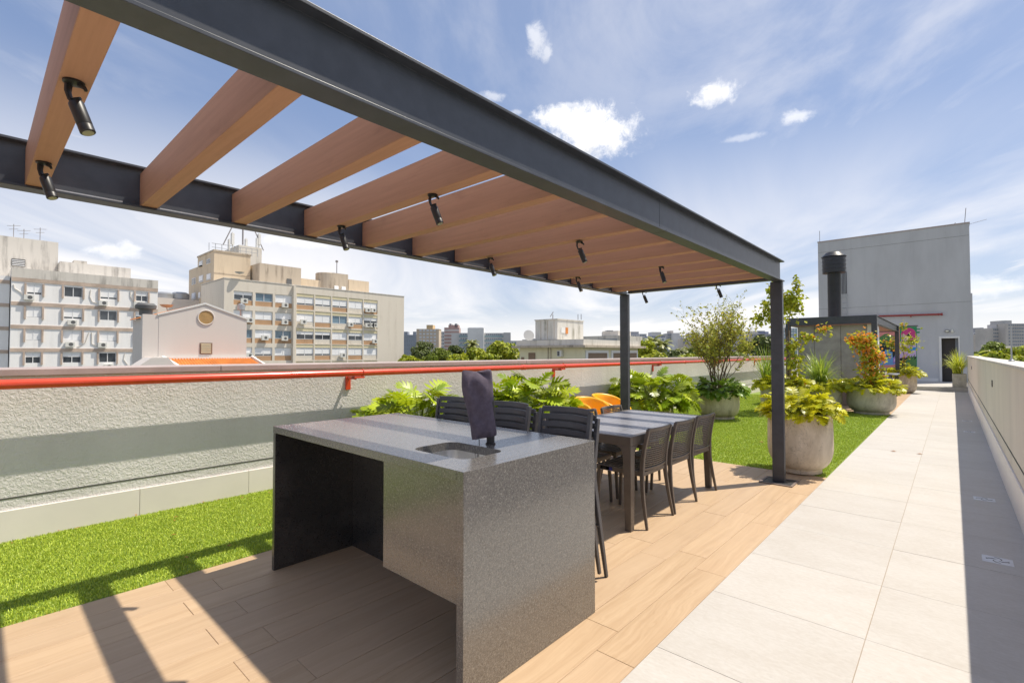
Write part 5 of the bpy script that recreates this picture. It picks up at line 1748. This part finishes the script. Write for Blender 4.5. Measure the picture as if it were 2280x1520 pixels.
# --- cream building with roof tank
cb = thing('cream_house', 'cream house with flat concrete eaves and a stained water tank room', 'building', (0, 0, 0))
CBX, CBY0, CBY1 = -35.0, 52.2, 66.8
cbx0 = on_y(1157, 770, CBY0).x
MB().box(cbx0, CBX, CBY0, CBY1, -14, 2.15).build('wall', M['facade_cream'], cb)
MB().box(cbx0 - .7, CBX + .9, CBY0 - .9, CBY1 + .9, 2.151, 2.45).build('eaves', M['facade_dirty'], cb)
MB().box(cbx0 - .3, CBX + .3, CBY0 - .3, CBY1 + .3, 2.451, 3.2).build('parapet', M['tank_concrete'], cb)
tx0, tx1 = on_y(1192, 720, CBY0 + 3).x, on_y(1241, 720, CBY0 + 3).x
MB().box(tx0, tx1 + .0, CBY0 + 3, CBY0 + 9.5, 3.351, 6.15).build('tank_room', M['tank_concrete'], cb)
MB().box(tx0 - .1, tx1 + .1, CBY0 + 2.9, CBY0 + 9.6, 6.151, 6.3).build('tank_lid', M['facade_grime'], cb)
p = on_x(1251, 728, tx1)
wq = MB().box(tx1 - .05, tx1 + .06, p.y - .2, p.y + .8, 4.3, 5.1).build('window', M['white_paint'], cb)
MB().box(tx1 + .061, tx1 + .09, p.y + .8, p.y + 1.4, 4.2, 5.1).build('patch', M['roof_orange'], cb)
for k in range(3):
    MB().box(tx1 - .6 - 1.2 * k, tx1 - .53 - 1.2 * k, CBY0 + 2.96, CBY0 + 2.999, 3.36, 6.1).build('downpipe', M['facade_dirty'], cb)
p = on_y(1176, 748, CBY0 + 1)
MB().lathe([(0, 0), (.5, .10), (.8, .32)], 18, (0, 0, 0)).build('dish', M['dish_grey'], cb, smooth=60, loc=p).rotation_euler = (rad(75), 0, rad(60))
p = on_y(1231, 700, CBY0 + 5)
MB().tube([(p.x, p.y, 6.2), (p.x, p.y, 7.1)], .07, 5).tube([(p.x - .5, p.y, 6.8), (p.x + .1, p.y, 7.5)], .06, 5).build('antenna', M['antenna_metal'], cb)
for k, px_ in enumerate((1287, 1294)):
    p = on_y(px_, 705, CBY0 + 6)
    MB().tube([(p.x, p.y, 6.2), (p.x, p.y, 7.0)], .05, 5).build('antenna', M['antenna_metal'], cb)
for (xa, xb, za, zb) in ((1177, 1192, 785, 803), (1161, 1167, 795, 803)):
    a, b = on_y(xa, za, CBY0), on_y(xb, zb, CBY0)
    MB().box(a.x, b.x, CBY0 - .06, CBY0 + .05, b.z, a.z).build('shutter', M['shutter_brown'], cb)
a = on_y(1250, 781, CBY0)
acb = MB().box(a.x - .35, a.x + .35, CBY0 - .5, CBY0 - .02, a.z - .75, a.z + .05).build('air_conditioner', M['ac_white'], cb)
MB().box(a.x - .3, a.x + .05, CBY0 - .515, CBY0 - .501, a.z - .65, a.z - .05).build('fan', M['ac_fan'], acb)
for px_ in (1221, 1227):
    a = on_y(px_, 780, CBY0)
    MB().tube([(a.x, CBY0 - .08, -2), (a.x, CBY0 - .08, 2.2)], .05, 6).build('downpipe', M['facade_dirty'], cb)
for (ya2, yb2) in ((on_x(1308, 790, CBX).y, on_x(1350, 790, CBX).y), (on_x(1364, 790, CBX).y, 66.2)):
    fo = MB().box(CBX - .02, CBX + .12, ya2 - .5, yb2 + .4, -1.5, 1.8).build('window', M['sash_white'], cb)
    MB().box(CBX + .121, CBX + .16, ya2, yb2, -1.4, 1.45).build('shutter', M['shutter_brown'], fo)
nb = thing('roof_terrace_house', 'low grey roofs right behind the cream house', 'building', (0, 0, 0))
p = at_depth(1345, 748, 95)
MB().box(p.x - 5, p.x + 4, p.y - 1, p.y + 8, -14, p.z).box(p.x - 1, p.x + 2.5, p.y + 1, p.y + 6, p.z, p.z + 1.0).build('wall', M['facade_grime'], nb)
MB().box(p.x - 4, p.x + 3.5, p.y - 1.05, p.y - .99, p.z - 1.3, p.z - .6).build('window', M['city_window'], nb)


# --- skyline
def tower(label, x0, x1, ytop, D, m, rows=0, cols=0, win='city_window', side=0.0, cat='tower', name='tower_block', extra=None, margin=.1, name_win='window', bands=None):
    c = at_depth((x0 + x1) / 2, 786, D)
    wd = (x1 - x0) * D / FPX
    zt = CAMH + (786 - ytop) * D / FPX
    dep = max(8, wd * .6)
    t = thing(name, label, cat, (c.x, c.y, -14), YAW, 'buildings on the skyline')
    H = zt + 14
    MB().box(-wd / 2, wd / 2, 0, dep, 0, H).build('wall', M[m], t)
    if rows:
        mb = MB()
        zlow = max(2, H - (800 - ytop) * D / FPX)
        hh = (H - zlow) / rows
        ww = wd * (1 - 2 * margin) / cols
        for i in range(rows):
            for j in range(cols):
                xa = -wd / 2 + wd * margin + ww * j
                za = zlow + hh * (i + .25)
                mb.box(xa + ww * .18, xa + ww * .82, -.12, .02, za, za + hh * .55)
        mb.build(name_win, M[win], t, kind='stuff')
    if bands:
        mb = MB()
        zlow = max(2, H - (800 - ytop) * D / FPX)
        hh = (H - zlow) / bands[0]
        for i in range(bands[0]):
            mb.box(-wd / 2 - .05, wd / 2 + .05, -.15, .01, zlow + hh * i, zlow + hh * (i + bands[2]))
        mb.build('band', M[bands[1]], t, kind='stuff')
    for ex in extra or []:
        a, b, yt, mm = ex
        xa, xb = ((a - (x0 + x1) / 2) * D / FPX, (b - (x0 + x1) / 2) * D / FPX)
        MB().box(xa, xb, .5, max(1.5, dep - .5), H - .02, 14 + CAMH + (786 - yt) * D / FPX).build('roof_block', M[mm], t)
    return t


tower('dark blue glass tower beside the tan block', 898, 927, 745, 380, 'city_bluegrey', 6, 5, 'city_window', extra=[(899, 907, 738, 'city_bluegrey'), (919, 926, 738, 'city_bluegrey')])
tower('tan tower with a round yellow tank on top', 927, 977, 732, 230, 'city_tan', 9, 5, 'city_window_pale', extra=[(949, 963, 723, 'city_ochre'), (966, 977, 735, 'city_ochre')])
tower('small pale tower between the tan and the brick towers', 977, 990, 738, 300, 'city_pale', 8, 3)
tower('brick and white banded tower with a rooftop frame', 989, 1022, 729, 250, 'city_brick', 0, 0, bands=(9, 'city_pale', .4), extra=[(998, 1020, 723, 'city_brick'), (1000, 1004, 720, 'city_slate'), (1012, 1017, 720, 'city_slate')])
tower('pale grey end of the long teal block', 1005, 1023, 741, 215, 'city_pale')
tower('short teal glazed wing left of the white tower', 1022, 1042, 741, 214, 'city_pale', 6, 3, 'city_window', bands=(6, 'city_teal', .5))
tower('plain white tower with two rows of blue windows', 1041, 1077, 730, 210, 'city_white', 0, 0, bands=None, extra=[(1043, 1075, 729, 'city_grey')])
tower('long low block with teal window bands', 1077, 1122, 741, 214, 'city_pale', 6, 8, 'city_window', bands=(6, 'city_teal', .45))
tower('grey end wall of the long teal block', 1121, 1137, 740, 213, 'city_grey')
tower('distant grey towers left of the far pergola post', 1345, 1377, 739, 330, 'city_grey', 7, 6, extra=[(1352, 1366, 735, 'city_slate')])
tower('pale block just right of the far pergola post', 1398, 1424, 745, 330, 'city_pale', 7, 5, extra=[(1406, 1423, 738, 'city_slate')])
tower('white gridded tower right of the far pergola post', 1423, 1440, 743, 320, 'city_white', 8, 4)
tower('white building with a royal blue roof band', 1443, 1483, 751, 260, 'city_white', 4, 6, extra=[(1444, 1482, 748, 'city_royal'), (1452, 1473, 739, 'city_pale'), (1473, 1484, 744, 'city_grey')])
tower('low white warehouse behind the palms', 1458, 1502, 768, 200, 'city_white', 1, 5)
tower('stepped grey towers left of the smokestack', 1485, 1499, 742, 340, 'city_grey', 8, 3, extra=[(1493, 1500, 736, 'city_beige')])
tower('plain round cornered grey tower', 1500, 1514, 741, 335, 'city_pale')
tower('slate office block by the smokestack', 1513, 1523, 747, 345, 'city_slate', 6, 2, 'city_window_pale')
tower('beige low building under the smokestack', 1519, 1541, 754, 300, 'city_sand', 3, 4)
sm_ = at_depth(1528, 786, 300)
ss = thing('smokestack', 'brown brick smokestack on the skyline', 'smokestack', (sm_.x, sm_.y, -14), 0)
MB().lathe([(.45, 0), (.36, 26.5), (.42, 26.6), (.42, 27.2), (0, 27.2)], 12).build('shaft', M['city_brick'], ss, smooth=40)
tower('beige tower left of the airy bush', 1539, 1558, 741, 280, 'city_beige', 8, 3)
tower('pale tower behind the left of the airy bush', 1560, 1590, 747, 300, 'city_pale', 7, 5)
tower('sand tower behind the middle of the airy bush', 1592, 1618, 742, 310, 'city_sand', 8, 4)
tower('white tower behind the right of the airy bush', 1618, 1646, 748, 290, 'city_white', 7, 5)
tower('pale tower with a stepped top behind the bush tip', 1646, 1669, 745, 280, 'city_pale', 8, 4, extra=[(1655, 1665, 738, 'city_pale')])
tower('long grey tower with blue top left of the right post', 1668, 1722, 743, 285, 'city_beige', 8, 8, extra=[(1690, 1713, 738, 'city_royal'), (1682, 1705, 736, 'city_grey')])
tower('glazed tower seen in the gap by the slate wall', 1740, 1776, 730, 280, 'city_teal', 9, 5, 'city_window_pale')
tower('white block just right of the stair tower', 2160, 2188, 740, 380, 'city_white', 6, 4, extra=[(2170, 2184, 730, 'city_slate'), (2187, 2193, 729, 'city_slate')])
tower('tan low block right of the stair tower', 2176, 2198, 744, 360, 'city_sand', 6, 3)
tower('beige blank walled tower on the right skyline', 2196, 2210, 731, 350, 'city_beige')
tower('beige slab with many windows on the right skyline', 2209, 2241, 730, 350, 'city_beige', 9, 7, extra=[(2222, 2239, 722, 'city_grey')])
tower('tallest beige apartment slab at the right edge', 2240, 2300, 720, 345, 'city_beige', 11, 10, extra=[(2240, 2256, 713, 'city_grey')])
# far low roofs filling the horizon behind the trees
rr_ = random.Random(99)
filler = ['city_pale', 'city_beige', 'city_grey', 'city_white', 'city_sand']
nth = ['first', 'second', 'third', 'fourth', 'fifth', 'sixth', 'seventh', 'eighth', 'ninth', 'tenth', 'eleventh', 'twelfth', 'thirteenth', 'fourteenth', 'fifteenth', 'sixteenth', 'seventeenth', 'eighteenth']
xx = 1130
k = 0
while xx < 1740:
    wq = rr_.randint(16, 40)
    tower(f'{nth[k]} of the far low roofs on the horizon right of the tan block', xx, xx + wq, rr_.uniform(752, 768), 520 + k * 3, filler[k % 5], 3, max(2, wq // 7), name='low_block', cat='building')
    xx += wq + rr_.randint(-4, 10)
    k += 1


# ================================================================= trees
def tree(label, px_, ytop, wpx, D, m, n=1500, name='tree', trunk=True, zscale=.8, seed=0, leaf=.55, group='trees beyond the terrace', zb=None):
    r = random.Random(seed + int(px_) * 13)
    base = at_depth(px_, 786, D)
    R = wpx * D / FPX / 2
    zt = CAMH + (786 - ytop) * D / FPX
    t = thing(name, label, 'tree', (base.x, base.y, -14), 0, group)
    H = zt + 14
    ch = min(H * .8, R * 2 * zscale)
    zc = H - ch / 2
    tr = MB()
    tr.tube([(0, 0, 0), (R * .05, 0, zc * .6), (0, R * .04, zc)], [R * .09, R * .065, R * .04], 8)
    clumps = []
    for k in range(15):
        a = r.uniform(0, 2 * PI)
        u = r.uniform(-.75, .95)
        rr = R * .68 * math.sqrt(max(0.05, 1 - u * u)) * r.uniform(.7, 1.05)
        c = Vector((math.cos(a) * rr, math.sin(a) * rr, zc + u * ch * .36))
        clumps.append((c, R * r.uniform(.28, .42)))
        if k < 7:
            tr.tube([(0, 0, zc * r.uniform(.55, .8)), (c.x * .5, c.y * .5, (zc * .7 + c.z) / 2), tuple(c)], [R * .035, R * .025, R * .01], 5, caps=False)
    clumps.append((Vector((0, 0, zc + ch * .2)), R * .42))
    cr = MB()
    for i in range(n):
        c, cr_ = clumps[i % len(clumps)]
        d = Vector((r.gauss(0, 1), r.gauss(0, 1), r.gauss(0.25, .9))).normalized()
        p = c + Vector((d.x, d.y, d.z * .8)) * cr_ * r.uniform(.72, 1.1)
        nrm = (d + Vector((r.gauss(0, .5), r.gauss(0, .5), r.gauss(.2, .5)))).normalized()
        s1 = nrm.cross(Vector((r.gauss(0, 1), r.gauss(0, 1), r.gauss(0, 1)))).normalized()
        s2 = nrm.cross(s1)
        L = leaf * r.uniform(.6, 1.3)
        cr.add([p - s1 * L * .6, p - s2 * L * .35 + nrm * L * .1, p + s1 * L * .6, p + s2 * L * .35 + nrm * L * .1], [(0, 1, 2, 3)])
    tr.build('trunk', M['bark'], t, smooth=60)
    cr.build('crown', M[m], t)
    return t


def palm(label, px_, ytop, D, R, seed, m='palm_leaf', n=26, trunk_r=.22, zb=-14):
    r = random.Random(seed)
    base = at_depth(px_, 786, D)
    zt = CAMH + (786 - ytop) * D / FPX - R * .55
    t = thing('palm_tree', label, 'palm tree', (base.x, base.y, zb), 0, 'palms beyond the terrace')
    H = zt - zb
    MB().tube([(0, 0, 0), (.15, 0, H * .5), (0, 0, H)], [trunk_r * 1.2, trunk_r, trunk_r * .9], 8).build('trunk', M['bark'], t, smooth=60)
    cr = MB()
    for i in range(n):
        az = i * 2.4
        el = rad(75 - 120 * i / n)
        hd = Vector((math.cos(az), math.sin(az), 0))
        sd = Vector((-hd.y, hd.x, 0))
        p = Vector((0, 0, H))
        a = el
        L = R * r.uniform(.85, 1.1)
        for k in range(6):
            q = p + (hd * math.cos(a) + Vector((0, 0, math.sin(a)))) * L / 6
            w = R * (.05 + .16 * math.sin(PI * (k + .6) / 6.6))
            dn = Vector((0, 0, -w * .45))
            cr.add([p, q, q + sd * w + dn - hd * 0, p + sd * w * .9 + dn], [(0, 1, 2, 3)])
            cr.add([p, q, q - sd * w + dn, p - sd * w * .9 + dn], [(0, 1, 2, 3)])
            p = q
            a -= .26
    cr.build('crown', M[m], t)
    return t


tree('dark round umbrella pine left of the tree line', 938, 757, 62, 95, 'tree_leaf_dark', 1800, 'pine_tree', zscale=.95, leaf=.42)
tree('low bright tree at the corner of the tan block', 905, 790, 40, 85, 'tree_leaf_bright', 900)
tree('small mid green tree right of the umbrella pine', 981, 777, 52, 90, 'tree_leaf_mid', 1300)
tree('rounded dark green tree below the brick tower', 1013, 770, 44, 92, 'tree_leaf_dark', 1300)
tree('bright green tree below the white tower', 1057, 773, 62, 95, 'tree_leaf_bright', 1600)
tree('broad bright tree touching the cream house', 1116, 759, 84, 88, 'tree_leaf_bright', 2400)
tree('low bright tree in front of the tan tower', 962, 789, 60, 80, 'tree_leaf_mid', 1200)
tree('low bushy tree in front of the brick tower', 1022, 787, 66, 78, 'tree_leaf_bright', 1400)
tree('low bright tree left of the cream house wall', 1080, 784, 60, 76, 'tree_leaf_bright', 1400)
tree('low tree left edge of the gap', 920, 792, 50, 76, 'tree_leaf_bright', 1000)
tree('yellow green tree sloping right of the cream house', 1436, 758, 58, 92, 'tree_leaf_bright', 1800)
tree('bright tree under the two palms', 1462, 779, 66, 84, 'tree_leaf_bright', 1700)
tree('dark green tree right of the two palms', 1496, 778, 48, 88, 'tree_leaf_dark', 1400)
tree('low bright tree beside the airy bush', 1530, 787, 62, 80, 'tree_leaf_bright', 1400)
tree('olive tree crown left of the airy bush', 1546, 774, 34, 100, 'tree_leaf_mid', 900)
tree('green tree hidden behind the airy bush', 1590, 772, 70, 92, 'tree_leaf_bright', 1500)
tree('low green tree behind the right of the airy bush', 1632, 780, 58, 86, 'tree_leaf_mid', 1300)
tree('yellowish loose tree between bush and dark round tree', 1660, 760, 36, 95, 'tree_leaf_bright', 1000)
tree('big dark round tree left of the right pergola post', 1700, 742, 66, 90, 'tree_leaf_dark', 2200, zscale=1.05)
tree('green tree seen in the gap left of the slate wall', 1756, 770, 60, 92, 'tree_leaf_mid', 1300)
tree('tall brownish tree on the right below the beige slab', 2218, 762, 60, 95, 'tree_leaf_mid', 1900)
tree('bright green tree at the right edge', 2272, 766, 70, 86, 'tree_leaf_bright', 2000)
tree('low bright tree behind the right parapet', 2222, 784, 80, 74, 'tree_leaf_bright', 1900)
tree('dark low tree by the right end of the stair tower', 2190, 778, 36, 90, 'tree_leaf_mid', 1000)
tree('low bright tree behind the lightning rod', 2262, 790, 60, 70, 'tree_leaf_bright', 1300)
palm('slender palm in front of the white tower', 1051, 755, 110, 2.3, 1)
palm('left palm of the pair beside the cream house', 1453, 747, 105, 2.9, 2)
palm('right palm of the pair beside the cream house', 1474, 753, 100, 2.9, 3)
palm('short palm left of the airy bush', 1513, 773, 105, 2.2, 4)
palm('short palm touching the airy bush', 1530, 770, 110, 2.2, 5)
palm('broad leaved palm at the corner of the stair tower', 2170, 781, 52, 1.4, 6, 'tree_leaf_bright', 12)
